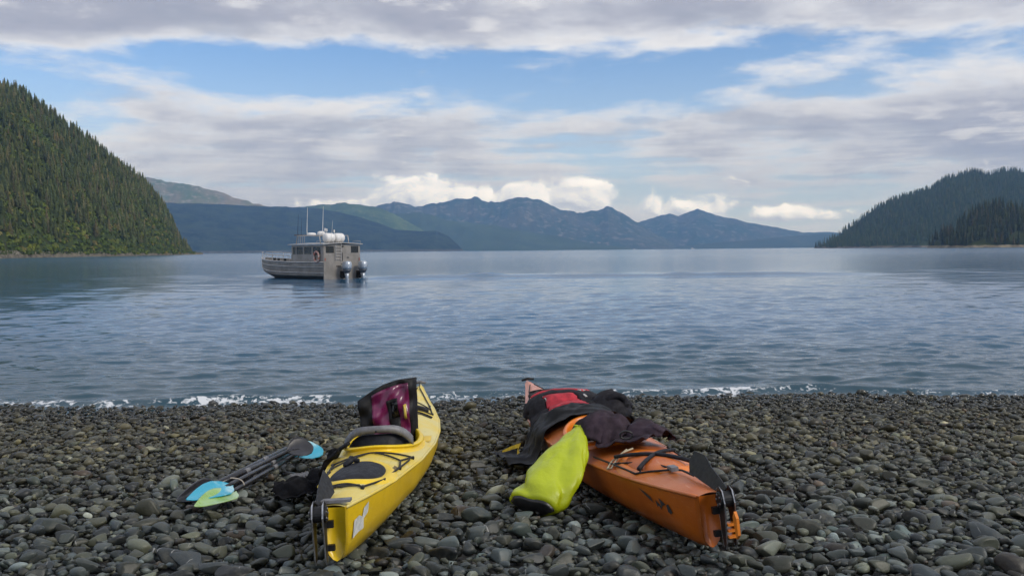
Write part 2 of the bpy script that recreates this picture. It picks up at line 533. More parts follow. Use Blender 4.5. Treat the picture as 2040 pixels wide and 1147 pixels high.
dyl = np.gradient(rowy)[:, None] * np.ones_like(Xw)
Zw = waves(Xw, Yw, dyl)
offs = Yw - shore_y(Xw)                                    # metres out from the water's edge
Zw *= np.clip((offs + .3) / 1.6, .12, 1)
lip = .055 * np.exp(-((offs - .38 - .25 * fbm(Xw * .6, Yw * 0 + 3, 3, 8)) / .16) ** 2) * (.5 + 1.2 * vnoise2(Xw * .45, Xw * 0 + 2, 5))
swell = .035 * np.exp(-((offs - 1.6 - .5 * fbm(Xw * .25, Yw * 0 + 9, 3, 2)) / .35) ** 2) + .03 * np.exp(-((offs - 3.4 - .9 * fbm(Xw * .2, Yw * 0 + 5, 3, 12)) / .45) ** 2)
Zw += lip + swell * vnoise2(Xw * .3, Xw * 0 + 7, 77) * 1.5
# the boat's wake: a low crest trailing away to the right
wk = np.clip((Xw + 12) / 4, 0, 1) * np.clip((34 - Xw) / 25, 0, 1)
Zw += wk * ((.20 + .25 * vnoise2(Xw * .5, Yw * .3, 41)) * np.exp(-((Yw - 62.5 - .06 * (Xw + 12) + .8 * fbm(Xw * .2, Xw * 0, 3, 4)) / 1.1) ** 2) + .09 * np.exp(-((Yw - 69 - .16 * (Xw + 12)) / 1.8) ** 2))
nr, nc = Xw.shape
idx = np.arange(nr * nc).reshape(nr, nc)
quads = np.stack([idx[:-1, :-1], idx[:-1, 1:], idx[1:, 1:], idx[1:, :-1]], -1).reshape(-1, 4)
wm = bpy.data.materials.new('sea_water'); wm.use_nodes = True
nt = wm.node_tree; g = G(nt); b = nt.nodes['Principled BSDF']
pos = nt.nodes.new('ShaderNodeNewGeometry').outputs['Position']
s3 = nt.nodes.new('ShaderNodeSeparateXYZ'); nt.links.new(pos, s3.inputs[0])
b.inputs['IOR'].default_value = 1.333
atr = nt.nodes.new('ShaderNodeAttribute'); atr.attribute_name = 'offs'
of = atr.outputs['Fac']
fine = g.noise(g.xyz(g.mul(s3.outputs[0], 1.0), g.mul(s3.outputs[1], 1.9), 0.0), 4.2, 5, .6)
fine2 = g.noise(g.xyz(g.mul(s3.outputs[0], .35), g.mul(s3.outputs[1], 1.0), 4.0), .9, 4, .6)
foamn = g.noise(pos, 9.0, 6, .65, .8)
foamb = g.noise(g.xyz(s3.outputs[0], g.mul(s3.outputs[1], .6), 1.0), .55, 3, .5)
lipd = g.m('ABSOLUTE', g.sub(of, .26))
fm = g.smooth(g.add(g.add(g.mul(lipd, -1.5), g.mul(g.sub(foamn, .5), 3.0)), g.mul(g.sub(foamb, .5), 2.6)), .0, .30)
fm = g.mul(fm, g.smooth(lipd, .75, .2))
nt.links.new(g.mix(fm, g.mix(g.smooth(of, .0, 14.0), (.022, .060, .085), (.028, .105, .20)), (.62, .64, .66)), b.inputs['Base Color'])
nt.links.new(g.add(g.lin(of, 0, 300, .06, .16), g.mul(fm, .6)), b.inputs['Roughness'])
bn = nt.nodes.new('ShaderNodeBump'); bn.inputs['Distance'].default_value = .05
bn.inputs['Strength'].default_value = .35
nt.links.new(g.add(g.mul(fine, .35), g.mul(fine2, g.lin(of, 10, 120, .4, 4.5))), bn.inputs['Height'])
nt.links.new(bn.outputs[0], b.inputs['Normal'])
water = mesh('sea', np.stack([Xw, Yw, Zw], -1).reshape(-1, 3), quads, wm, smooth=True)
ao = water.data.attributes.new('offs', 'FLOAT', 'POINT')
ao.data.foreach_set('value', offs.astype(np.float32).ravel())
tag(water, kind='structure')

# ------------------------------------------------------------------ hills and mountains
def hor(px): return 498.6 - .0091 * (px - 1020)
def land_mat(name, c1, c2, c3, scale, shore=None, zshore=2.0, bump=0):
    m = bpy.data.materials.new(name); m.use_nodes = True
    nt = m.node_tree; g = G(nt); b = nt.nodes['Principled BSDF']
    pos = nt.nodes.new('ShaderNodeNewGeometry').outputs['Position']
    n = g.noise(pos, scale, 6, .62); n2 = g.noise(pos, scale * 5, 5, .6)
    c = g.mix(g.smooth(n, .38, .62), c1, c2)
    c = g.mix(g.smooth(n2, .52, .70), c, c3)
    if shore:
        s = nt.nodes.new('ShaderNodeSeparateXYZ'); nt.links.new(pos, s.inputs[0])
        z = g.add(s.outputs[2], g.mul(g.sub(n2, .5), zshore * .8))
        c = g.mix(g.smooth(z, zshore * 1.05, zshore * .95), c, g.mix(g.smooth(n2, .4, .6), shore, tuple(v * .55 for v in shore)))
    nt.links.new(c, b.inputs['Base Color'])
    b.inputs['Roughness'].default_value = .95
    b.inputs['Specular IOR Level'].default_value = .1
    return m

class Ridge:
    """land between a shoreline and a crest: columns of (photo px, crest py, shore distance, crest distance)"""
    def __init__(s, cols, drop=0.0, rough=.12, seed=1, prof=1.0, back=.6, jag=.0):
        s.jag = jag
        s.c = np.array(cols, float); s.drop, s.rough, s.seed, s.prof, s.back = drop, rough, seed, prof, back
    def pt(s, px, v):
        """v 0 = shore, 1 = crest, up to 2 = far foot"""
        px, v = np.asarray(px, float), np.asarray(v, float)
        py = np.interp(px, s.c[:, 0], s.c[:, 1]); r0 = np.interp(px, s.c[:, 0], s.c[:, 2]); r1 = np.interp(px, s.c[:, 0], s.c[:, 3])
        a = (px - 1020) / F
        e = (hor(px) - py) / F
        H = np.maximum(e * r1 + CAMH - s.drop * np.clip((hor(px) - py) / 60, 0, 1), .4)
        r = np.where(v <= 1, r0 + (r1 - r0) * v, r1 + (r1 - r0 + H) * s.back * (v - 1) * 2)
        if s.jag: H = H * (1 + s.jag * (fbm(px / 26 + s.seed, px * 0 + .5, 5, s.seed, .62)) * np.clip((v - .3) * 2, 0, 1))
        x = a * r
        span = np.maximum(r1 - r0, 20)
        f = np.where(v <= 1, np.clip(v, 0, 1) ** s.prof, np.cos(np.clip(v - 1, 0, 1) * np.pi / 2) ** 1.2)
        L = np.median(s.c[:, 3] - s.c[:, 2]) + 40
        nz = fbm(x / L * 2.4, r / L * 1.2, 6, s.seed) * s.rough * 2
        nz = nz * np.sin(np.clip(v, 0, 1) * np.pi) ** .8 + .12 * s.rough * fbm(x / L * 14, r / L * 8, 4, s.seed + 5) * np.clip(v * 2, 0, 1)
        z = H * (f + nz) + np.where(v < .06, -.3, 0)
        z = np.where(v <= 0, -2.0, z); z = np.where(v >= 2, -2.0, z)
        return np.stack([x, r, z], -1)
    def build(s, name, material, nu=160, nv=40):
        px = np.linspace(s.c[0, 0], s.c[-1, 0], nu)
        v = np.concatenate([[0], np.linspace(.004, 1, nv), np.linspace(1.1, 2, 8)])
        P, Vv = np.meshgrid(px, v, indexing='ij')
        W = s.pt(P, Vv)
        n, m = P.shape
        idx = np.arange(n * m).reshape(n, m)
        q = np.stack([idx[:-1, :-1], idx[1:, :-1], idx[1:, 1:], idx[:-1, 1:]], -1).reshape(-1, 4)
        o = mesh(name, W.reshape(-1, 3), q, material, smooth=True)
        return tag(o, kind='structure')

hillL = Ridge([(-900, 60, 300, 800), (-500, 70, 380, 820), (-200, 110, 450, 830), (0, 152, 509, 850), (50, 163, 550, 870), (100, 203, 590, 900), (160, 245, 640, 940),
               (225, 297, 705, 990), (290, 347, 800, 1060), (330, 392, 900, 1120), (352, 440, 990, 1160), (364, 480, 1080, 1190), (385, 500.5, 1210, 1240), (406, 503.6, 1370, 1385)],
              drop=11, rough=.16, seed=4, prof=.9)
hillL.build('hillside', land_mat('hill_soil', (.035, .05, .014), (.06, .075, .02), (.05, .05, .03), .03, (.20, .175, .13), 2.2), 170, 60)
hillR = Ridge([(1622, 492, 2350, 2370), (1650, 481, 2200, 2330), (1675, 462, 2150, 2420), (1700, 441, 2120, 2500), (1740, 411, 2080, 2560), (1780, 391, 2050, 2600), (1830, 377, 2000, 2620),
               (1860, 366, 2000, 2640), (1880, 351, 2000, 2680), (1935, 335, 2000, 2720), (1965, 343, 2000, 2700), (1995, 334, 2000, 2720), (2040, 336, 2000, 2720), (2200, 322, 1950, 2700), (2700, 330, 1800, 2600)],
              drop=12, rough=.14, seed=14, prof=.85)
hillR.build('headland', land_mat('headland_soil', (.03, .045, .02), (.045, .06, .025), (.04, .05, .03), .01, (.16, .14, .11), 4.0), 140, 50)
isl = Ridge([(1846, 491.5, 1240, 1250), (1858, 478, 1180, 1230), (1880, 456, 1130, 1240), (1905, 433, 1110, 1250), (1935, 409, 1100, 1260), (1980, 393, 1090, 1270), (2040, 399, 1090, 1270), (2150, 408, 1080, 1260), (2400, 430, 1050, 1200), (2600, 485, 1040, 1060)],
            drop=15, rough=.15, seed=24, prof=.7)
isl.build('island', land_mat('island_soil', (.03, .04, .015), (.05, .06, .02), (.04, .05, .03), .03, (.26, .22, .15), 3.0), 90, 40)
blue = Ridge([(-300, 400, 4300, 5600), (200, 402, 4400, 5700), (345, 405, 4500, 5800), (420, 406, 4600, 5900), (500, 410, 4700, 6000), (560, 412, 4800, 6000), (640, 416, 4900, 6050), (700, 428, 5000, 6000), (760, 446, 5100, 5950),
              (790, 458, 5200, 5900), (840, 461, 5250, 5850), (870, 460, 5300, 5850), (895, 471, 5400, 5800), (912, 487, 5500, 5700), (924, 499, 5600, 5650)], rough=.14, jag=.04, seed=31, prof=.8)
blue.build('forested_ridge', land_mat('ridge_forest_shadowed', (.008, .016, .016), (.03, .045, .03), (.05, .06, .05), .010, (.10, .10, .09), 12.0), 300, 50)  # forest greens darkened in colour to hold the cloud shadow over this ridge
pale = Ridge([(-200, 300, 6400, 7300), (150, 335, 6400, 7300), (318, 358, 6400, 7300), (360, 366, 6400, 7300), (400, 371, 6400, 7300), (440, 384, 6400, 7300), (480, 397, 6400, 7300), (515, 407, 6450, 7300), (580, 420, 6500, 7300), (680, 445, 6600, 7250)], rough=.24, jag=.08, seed=41, prof=.8)
pale.build('bare_mountain', land_mat('alpine_slope', (.22, .18, .12), (.10, .13, .05), (.30, .27, .23), .004), 200, 50)
green = Ridge([(480, 425, 6900, 7700), (560, 413, 6900, 7700), (620, 411, 6900, 7700), (660, 407, 6900, 7700), (690, 404, 6900, 7700), (720, 408, 6900, 7700), (760, 415, 6900, 7700), (800, 434, 6900, 7650), (850, 462, 6900, 7500), (900, 490, 6900, 7250)], rough=.24, jag=.08, seed=51, prof=.8)
green.build('green_mountain', land_mat('green_slope', (.10, .14, .04), (.05, .08, .025), (.13, .15, .06), .004), 120, 40)
def peaks(pts, r0, r1): return [(a, b_, r0, r1) for a, b_ in pts]
farA = Ridge(peaks([(640, 450), (700, 430), (760, 409), (788, 402), (830, 411), (880, 402), (930, 396), (945, 391), (970, 400), (1005, 402), (1040, 391), (1062, 398), (1080, 399), (1118, 418), (1150, 425), (1180, 417), (1196, 419), (1213, 410), (1235, 421), (1265, 440), (1300, 463), (1345, 486)], 8600, 9800), rough=.26, jag=.12, seed=61, prof=.75)
farA.build('far_mountain', land_mat('far_rock', (.035, .06, .045), (.07, .075, .06), (.20, .18, .17), .0026), 420, 70)
spur = Ridge(peaks([(640, 480), (760, 425), (840, 424), (900, 440), (980, 448), (1050, 462), (1110, 470), (1180, 485), (1260, 495)], 7600, 8300), rough=.3, jag=.12, seed=71, prof=.8)
spur.build('far_spur', land_mat('spur_forest', (.04, .06, .03), (.06, .085, .04), (.05, .06, .04), .003), 140, 30)
farB = Ridge(peaks([(1180, 490), (1240, 452), (1290, 437), (1335, 426), (1352, 431), (1390, 416), (1412, 425), (1440, 432), (1465, 434), (1490, 443), (1530, 450), (1560, 455), (1600, 463), (1650, 462), (1720, 468), (1800, 472), (2000, 470), (2300, 465)], 10000, 11200), rough=.26, jag=.10, seed=81, prof=.75)
farB.build('far_mountain', land_mat('far_rock_b', (.035, .06, .05), (.07, .075, .07), (.19, .18, .18), .0026), 380, 60)
low = Ridge(peaks([(1330, 494), (1420, 484), (1500, 478), (1580, 470), (1640, 466), (1700, 473), (1760, 480), (1900, 484)], 9300, 9700), rough=.2, seed=91, prof=.8)
low.build('far_lowland', MATS.get('x') or land_mat('low_forest', (.04, .055, .03), (.06, .07, .04), (.05, .06, .04), .003), 100, 20)

# ------------------------------------------------------------------ trees
def foliage_mat(name, c, cv):
    m = bpy.data.materials.new(name); m.use_nodes = True
    nt = m.node_tree; g = G(nt); b = nt.nodes['Principled BSDF']
    pos = nt.nodes.new('ShaderNodeNewGeometry').outputs['Position']
    a = nt.nodes.new('ShaderNodeAttribute'); a.attribute_name = 'Col'
    oi = nt.nodes.new('ShaderNodeObjectInfo')
    n = g.noise(pos, .5, 4, .7)
    base = g.mix(1.0, a.outputs['Color'] if not cv else oi.outputs['Color'], g.mix(g.smooth(n, .3, .7), (.65, .65, .6), (1.35, 1.3, 1.2)), 'MULTIPLY')
    nt.links.new(base, b.inputs['Base Color'])
    b.inputs['Roughness'].default_value = .8
    b.inputs['Specular IOR Level'].default_value = .2
    return m
FOL_A, FOL_O = foliage_mat('needles_mass', None, False), foliage_mat('needles_tree', None, True)
BARK = mat('bark', (.10, .085, .07), .9, .2, 2)
def spruce(tiers, pts, seed, lean=.0):
    """crown of unit height and unit radius: drooping star-shaped whorls"""
    r = np.random.default_rng(seed)
    V, Fc = [], []
    for i in range(tiers):
        f = i / (tiers - 1)
        zt = .16 + .84 * (f + .9 / tiers)
        z0 = .10 + .84 * f
        R = (1 - f) ** .85 * .95 + .05
        R *= r.uniform(.78, 1.12)
        n = max(3, int(pts * (1 - .4 * f)))
        k = len(V)
        V.append((0, 0, min(zt, 1.0)))
        th0 = r.uniform(0, 6.28)
        for j in range(2 * n):
            th = th0 + math.pi * j / n + r.uniform(-.12, .12)
            rr = R * (r.uniform(.8, 1.15) if j % 2 == 0 else r.uniform(.42, .62))
            V.append((rr * math.cos(th), rr * math.sin(th), z0 - (.05 if j % 2 == 0 else -.02) + r.uniform(-.02, .02)))
        for j in range(2 * n): Fc.append((k, k + 1 + j, k + 1 + (j + 1) % (2 * n)))
    return np.array(V), np.array(Fc)
def bush(n, seed):
    r = np.random.default_rng(seed); V, Fc = [], []
    for i in range(n):
        d = r.normal(size=3); d[2] = abs(d[2]); d /= np.linalg.norm(d)
        c = d * r.uniform(.55, 1.0) * (1, 1, .9)
        s = r.uniform(.25, .5)
        u = np.cross(d, r.normal(size=3)); u /= np.linalg.norm(u); v = np.cross(d, u)
        k = len(V)
        for a in (0, 2.1, 4.2): V.append(c + s * (u * math.cos(a) + v * math.sin(a)) + d * r.uniform(-.12, .12))
        Fc.append((k, k + 1, k + 2))
    return np.array(V), np.array(Fc)
def mass(name, items, label):
    """items: (V, F, position, scale xyz, yaw, colour)"""
    VV, FF, CC, n = [], [], [], 0
    for V, Fc, p, sc, yw, c in items:
        cs, sn = math.cos(yw), math.sin(yw)
        W = V * sc
        W = np.stack([W[:, 0] * cs - W[:, 1] * sn, W[:, 0] * sn + W[:, 1] * cs, W[:, 2]], 1) + p
        VV.append(W); FF.append(Fc + n); CC.append(np.tile(np.append(c, 1), (len(V), 1))); n += len(V)
    o = mesh(name, np.vstack(VV), np.vstack(FF), FOL_A)
    a = o.data.color_attributes.new('Col', 'FLOAT_COLOR', 'POINT')
    a.data.foreach_set('color', np.vstack(CC).astype(np.float32).ravel())
    return tag(o, label, 'forest', kind='stuff')
SPR = [spruce(8, 5, i) for i in range(8)]
SPL = [spruce(5, 4, 50 + i) for i in range(6)]
BSH = [bush(34, 20 + i) for i in range(6)]
def scatter(rd, n, lo, hi, vmax=1.03, seed=0, vmin=.05):
    """n points spread evenly by true area between photo columns lo..hi"""
    r = np.random.default_rng(seed)
    px, v = r.uniform(lo, hi, n * 3), r.uniform(vmin, vmax, n * 3)
    P = rd.pt(px, v)
    r0 = np.interp(px, rd.c[:, 0], rd.c[:, 2]); r1 = np.interp(px, rd.c[:, 0], rd.c[:, 3])
    wgt = P[:, 1] * (r1 - r0); keep = r.random(n * 3) < wgt / np.percentile(wgt, 92)
    P, v, px = P[keep][:n], v[keep][:n], px[keep][:n]
    return P, v, px
SCOL = [(.034, .046, .022), (.045, .056, .026), (.056, .064, .034), (.068, .066, .044), (.04, .054, .032), (.08, .072, .046), (.085, .070, .046)]
SPW = [.24, .22, .2, .12, .14, .06, .02]
trees = []
P, v, px = scatter(hillL, 5600, -260, 402, seed=1)
for i in range(len(P)):
    hz = P[i, 2]
    if hz < 4: continue
    if fbm(P[i, 0] / 45, P[i, 1] / 60, 4, 9) * 1.3 + .55 * (.42 - v[i]) + rng.normal(0, .07) > .05: continue     # clearings with alder
    h = rng.uniform(6, 12) * rng.choice([.8, 1, 1.25], p=[.3, .5, .2])
    trees.append((P[i], h, h * rng.uniform(.21, .33), 'L'))
P, v, px = scatter(isl, 1000, 1850, 2500, seed=2, vmin=.015)
for i in range(len(P)):
    h = rng.uniform(11, 20); trees.append((P[i], h, h * rng.uniform(.15, .22), 'I'))
def photo_size(t):
    p = t[0]; a = p[0] / p[1] * F + 1020
    return t[1] / p[1] if 0 < a < 2030 else 0
sz = np.array([photo_size(t) for t in trees])
# the ones that stand clear: largest in the picture
isL = np.array([t[3] == 'L' for t in trees])
pick = list(np.argsort(-np.where(isL, sz, 0))[:235]) + list(np.argsort(-np.where(~isL, sz, 0))[:60])
pickset = set(int(i) for i in pick)
CROWN = []
for i in range(8):
    V, Fc = spruce(11, 7, 200 + i)
    CROWN.append(mesh('crown', V, Fc, FOL_O, me_only=True))
tv, tf = tube([(0, 0, -.12), (0, 0, .3), (0, 0, .97)], [.02, .016, .003], 6)
TRUNK = mesh('trunk', tv, tf, BARK, me_only=True)
for i in pick:
    p, h, r_, where = trees[i]
    ci = rng.choice(7, p=SPW)
    look = ('dark green', 'dark green', 'olive green', 'greyish', 'dark green', 'brownish', 'rusty brown')[ci]
    big = 'tall' if h > (11.5 if where == 'L' else 17) else 'short'
    e_ = empty('spruce_tree', f'{big} {look} spruce tree on ' + ('the steep hillside above the pale stony shore' if where == 'L' else 'the small wooded island before the headland'),
               'tree', f'{big} {look} spruces on the ' + ('hillside' if where == 'L' else 'island'))
    e_.location = p; e_.rotation_euler.z = rng.uniform(0, 6.28)
    c = bpy.data.objects.new('crown', CROWN[i % 8]); COL.objects.link(c); c.parent = e_; c.scale = (r_, r_, h)
    cc = np.array(SCOL[ci]) * rng.uniform(1.2, 1.8) * np.array((1.0, 1.0, .70))
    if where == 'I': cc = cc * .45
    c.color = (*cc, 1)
    t = bpy.data.objects.new('trunk', TRUNK); COL.objects.link(t); t.parent = e_; t.scale = (h, h, h)
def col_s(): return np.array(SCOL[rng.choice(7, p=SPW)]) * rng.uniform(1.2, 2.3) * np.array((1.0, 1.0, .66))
mass('spruce_forest', [(*SPR[i % 8], t[0], (t[2], t[2], t[1]), rng.uniform(0, 6.28), col_s()) for i, t in enumerate(trees) if i not in pickset and t[3] == 'L'],
     'mass of dark spruces covering the steep hillside')
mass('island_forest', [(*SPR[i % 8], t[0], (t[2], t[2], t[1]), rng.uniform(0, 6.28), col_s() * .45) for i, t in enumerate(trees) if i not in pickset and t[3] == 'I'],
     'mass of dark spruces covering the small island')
P, v, px = scatter(hillL, 7000, -260, 404, vmax=.9, seed=3, vmin=.010)
items = []
BCOL = [(.10, .13, .022), (.075, .11, .022), (.13, .15, .03), (.06, .09, .026), (.15, .13, .04)]
for i in range(len(P)):
    if P[i, 2] < 1.6 or rng.random() < v[i] * .6: continue
    r_ = rng.uniform(1.5, 3.4)
    items.append((*BSH[i % 6], P[i] - (0, 0, .3), (r_, r_, r_ * rng.uniform(.8, 1.3)), rng.uniform(0, 6.28), np.array(BCOL[rng.choice(5, p=[.3, .3, .14, .2, .06])]) * rng.uniform(.75, 1.2)))
mass('alder_thicket', items, 'bright green alder thicket low on the steep hillside')
P, v, px = scatter(hillR, 7500, 1624, 2250, seed=5, vmin=.015)
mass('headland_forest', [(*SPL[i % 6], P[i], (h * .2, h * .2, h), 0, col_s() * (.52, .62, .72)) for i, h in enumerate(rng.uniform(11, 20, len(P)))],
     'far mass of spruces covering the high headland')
# loose boulders along the foot of the hillside
VV, FF, n = [], [], 0
for i in range(900):
    q = rng.uniform(-100, 405); p = hillL.pt(q, rng.uniform(.004, .018))
    s = rng.uniform(.2, .8) * np.array((1, 1, .6))
    V = PROTO[1][i % NP] * s @ rot(0, 0, rng.uniform(0, 6)).T + np.array([p[0], p[1], max(p[2], .1)])
    VV.append(V); FF.append(ICO[1][1] + n); n += len(V)
tag(mesh('shore_boulders', np.vstack(VV), np.vstack(FF), mat('boulder', (.22, .195, .15), .9, .25, .4)), 'pale tan boulders along the foot of the wooded hillside', 'boulders', kind='stuff')

# ------------------------------------------------------------------ kayaks
BLACK = mat('black_plastic', (.012, .012, .013), .5, .2, 30, spec=.35)
CORD = mat('black_cord', (.012, .012, .014), .7, .2, 60)
STEEL = mat('worn_metal', (.45, .45, .46), .35, .2, 40, metal=.9)
GREY = mat('grey_plastic', (.17, .17, .18), .5, .15, 20)
NEO = mat('neoprene', (.012, .013, .018), .6, .2, 30, spec=.3, bump=.15, bscale=300)

def hull_mesh(k, n=120):
    fr = [(0, 0), (.30, .035), (.62, .13), (.84, .33), (.93, .55), (.955, .72), (1.0, .90), (1, 1)]
    prof = [(-a, b) for a, b in fr[::-1]] + fr[1:]
    R = []
    for t in np.linspace(0, 1, n) ** 1.0:
        w_, s_, kk = float(k.half(t)), float(k.sheer(t)), float(k.keel(t))
        xo = 0
        ring = []
        for a, b in prof:
            x = t * k.L
            if t > .985: x -= (1 - b) * .05
            x += (.04 * (1 - b)) * max(0, 1 - t * 25)      # slightly raked stern
            ring.append((x, a * w_, kk + (s_ - kk) * b))
        R.append(ring)
    V, Fc = loft(R, cap=False, closed=False)
    m = len(prof)
    Fc.append(tuple(range(m))); Fc.append(tuple(range((n - 1) * m, n * m))[::-1])
    return V, Fc
def deck_mesh(k, holes, n=150, m=41):
    ts, us = np.linspace(0, 1, n), np.linspace(-1, 1, m)
    V = np.array([[t * k.L, u * float(k.half(t)), 0] for t in ts for u in us])
    V[:, 2] = k.deck(V[:, 0], V[:, 1])
    Fc = []
    for i in range(n - 1):
        for j in range(m - 1):
            q = (i * m + j, (i + 1) * m + j, (i + 1) * m + j + 1, i * m + j + 1)
            c = V[list(q)].mean(0)
            if any(abs((c[0] - hx) / ha) ** p + abs(c[1] / hb) ** p < .98 for hx, ha, hb, p in holes): continue
            Fc.append(q)
    return V, Fc
def rim(k, xc, a, b, p, sect, n=64):
    R = []
    E2 = ellipse(a, b, n, 2 / p)
    nrm = E2 / (np.linalg.norm(E2, axis=1)[:, None])
    for (o, h) in sect:
        q = E2 + nrm * o
        R.append([(xc + x, y, float(k.deck(xc + x, np.clip(y, -.9, .9))) + h) for x, y in q])
    V = np.vstack(R); m = len(sect); Fc = []
    for i in range(m - 1):
        for j in range(n):
            Fc.append((i * n + j, i * n + (j + 1) % n, (i + 1) * n + (j + 1) % n, (i + 1) * n + j))
    return V, Fc
COAM = [(-.004, -.05), (-.006, .01), (-.004, .034), (.004, .041), (.026, .040), (.032, .034), (.026, .029), (.012, .024), (.016, .008), (.055, -.006)]
def deckline(k, pts, h=.008, n=6):
    out = []
    for (x0, y0), (x1, y1) in zip(pts[:-1], pts[1:]):
        for s in np.linspace(0, 1, n, endpoint=False):
            x, y = x0 + (x1 - x0) * s, y0 + (y1 - y0) * s
            out.append(k.dp(x, y, h))
    out.append(k.dp(*pts[-1], h))
    return out
def build_kayak(k, name, label, hullm, deckm, rimm, cock, hatch, bow_hatch):
    root = empty(name, label, 'kayak', M=k.M)
    o = mesh('hull', *hull_mesh(k), hullm, root, smooth=True)
    holes = [(cock[0], cock[1], cock[2], 2.3)]
    mesh('deck', *deck_mesh(k, holes), deckm, root, smooth=True)
    for s in (-1, 1):
        mesh('seam', *tube([(t * k.L, s * float(k.half(t)), float(k.sheer(t)) - .004) for t in np.linspace(.004, .99, 70)], .0085, 6), deckm, root, smooth=True)
    mesh('coaming', *rim(k, *cock, 2.3, COAM), rimm, root, smooth=True)
    # seat pan inside the cockpit
    xs_, ys_ = np.linspace(-.22, .22, 10), np.linspace(-.19, .19, 9)
    V = np.array([[cock[0] - .12 + x, y, .06 + .10 * (abs(y) / .19) ** 3 + .05 * (x / .22) ** 2] for x in xs_ for y in ys_])
    st = mesh('seat', V, [(i * 9 + j, i * 9 + j + 1, (i + 1) * 9 + j + 1, (i + 1) * 9 + j) for i in range(9) for j in range(8)], BLACK, root, smooth=True)
    st.modifiers.new('thick', 'SOLIDIFY').thickness = .012
    return root
def oval_hatch(k, root, xc, a, b, coverm, rimm, h=.012, straps=()):
    mesh('hatch_rim', *rim(k, xc, a, b, 2.2, [(-.03, -.002), (-.012, .010), (.012, .016), (.03, .010), (.05, -.004)]), rimm, root, smooth=True)
    R = []
    for f, hh in ((1.0, .002), (.97, h), (.8, h + .010), (.4, h + .016), (.02, h + .018)):
        R.append([(xc + x * f, y * f, float(k.deck(xc + x * f, y * f)) + hh) for x, y in ellipse(a - .012, b - .012, 40, 2 / 2.2)])
    V, Fc = loft(R, cap=False)
    Fc.append(tuple(range(4 * 40, 5 * 40)))
    return mesh('hatch_cover', V, Fc, coverm, root, smooth=True)
def rudder(k, root, side, blade_pts, accent=None):
    """folded rudder: two cheek plates on the stern post, blade turned up over the deck"""
    r = empty('rudder'); r.parent = root
    out = [(-.015, .29), (-.04, .305), (-.075, .29), (-.092, .24), (-.085, .18), (-.075, .12), (-.07, .07), (-.055, .045), (-.035, .055), (-.025, .11), (-.022, .17), (-.008, .22)]
    for s in (-1, 1):
        q = mesh('cheek_plate', *prism([(x, z) for x, z in out], .006), BLACK, root)
        q.location = (.0, s * .022 + side * .048, .0); bevel(q, .002)
        ed = mesh('edge_trim', *tube([(x * 1.0, 0, z) for x, z in out], .0035, 5, closed=True), STEEL, q)
    q = mesh('pivot_drum', *tube([(-.050, -.034 + side * .048, .25), (-.050, .034 + side * .048, .25)], .034, 20), BLACK, root); bevel(q, .003)
    for s in (-1, 1):
        for a_ in range(5):
            mesh('bolt', *tube([(-.050 + .022 * math.cos(a_ * 1.257), side * .048 + s * .030, .25 + .022 * math.sin(a_ * 1.257)), (-.050 + .022 * math.cos(a_ * 1.257), side * .048 + s * .037, .25 + .022 * math.sin(a_ * 1.257))], .005, 8), STEEL, root)
    mesh('stern_bracket', *box((-.012, side * .012, .20), (.024, .03, .03)), BLACK, root); mesh('stern_bracket', *box((-.004, side * .012, .10), (.024, .03, .025)), BLACK, root)
    V, Fc = prism(blade_pts, .007)
    bl = mesh('rudder_blade', V, Fc, BLACK, root); bevel(bl, .002)
    bl.location = (-.03, side * .048, .275); bl.scale = (.86, 1, .78); bl.rotation_euler = (math.radians(-26 * side), math.radians(-4), math.radians(-3 * side))
    bpy.data.objects.remove(r)
    if accent:
        for zz_ in (.10, .125, .15):
            mesh('spacer', *box((-.07, side * .048, zz_), (.045, .036, .010)), accent, root)
        mesh('pull_tab', *prism([(-.13, .10), (-.115, .19), (-.135, .215), (-.155, .19), (-.155, .12)], .012), accent, root).location = (0, -.05, 0)

YH = mat('yellow_hull', (.80, .53, .008), .34, .06, 3, col2=(.68, .44, .010), coat=.1, bump=.05, bscale=90)
YD = mat('yellow_deck_faded_sheen', (.70, .60, .22), .45, .06, 2.5, col2=(.74, .54, .06), bump=.08, bscale=120)  # pale from weathering, with the sky's reflection also painted into the colour
YR = mat('yellow_rim', (.80, .55, .012), .35, .06, 4)
def scuff(m_, pale, dirt):
    """drag scratches along the hull and grime low down"""
    nt = m_.node_tree; g = G(nt); b_ = nt.nodes['Principled BSDF']
    src = b_.inputs['Base Color'].links[0].from_socket
    s3 = nt.nodes.new('ShaderNodeSeparateXYZ'); nt.links.new(nt.nodes.new('ShaderNodeTexCoord').outputs['Object'], s3.inputs[0])
    v_ = g.xyz(g.mul(s3.outputs[0], 2.2), g.mul(s3.outputs[1], 34.0), g.mul(s3.outputs[2], 60.0))
    n1 = g.noise(v_, 1.6, 4, .7); n2 = g.noise(g.xyz(*s3.outputs), 4.5, 5, .65)
    c_ = g.mix(g.mul(g.smooth(n1, .60, .72), .55), src, pale)
    c_ = g.mix(g.mul(g.smooth(n1, .40, .28), .35), c_, dirt)
    c_ = g.mix(g.mul(g.mul(g.smooth(s3.outputs[2], .16, .02), g.smooth(n2, .40, .62)), .65), c_, dirt)
    c_ = g.mix(g.mul(g.smooth(n2, .60, .74), .3), c_, dirt)
    nt.links.new(c_, b_.inputs['Base Color'])
scuff(YH, (.80, .66, .22), (.28, .20, .03)); scuff(YD, (.78, .70, .40), (.42, .33, .10))
yk = build_kayak(YK, 'yellow_kayak', 'yellow sea kayak with a grey seat back, drawn up on the stones', YH, YD, YR, (1.85, .43, .215), None, None)
oval_hatch(YK, yk, .74, .25, .15, NEO, YR)
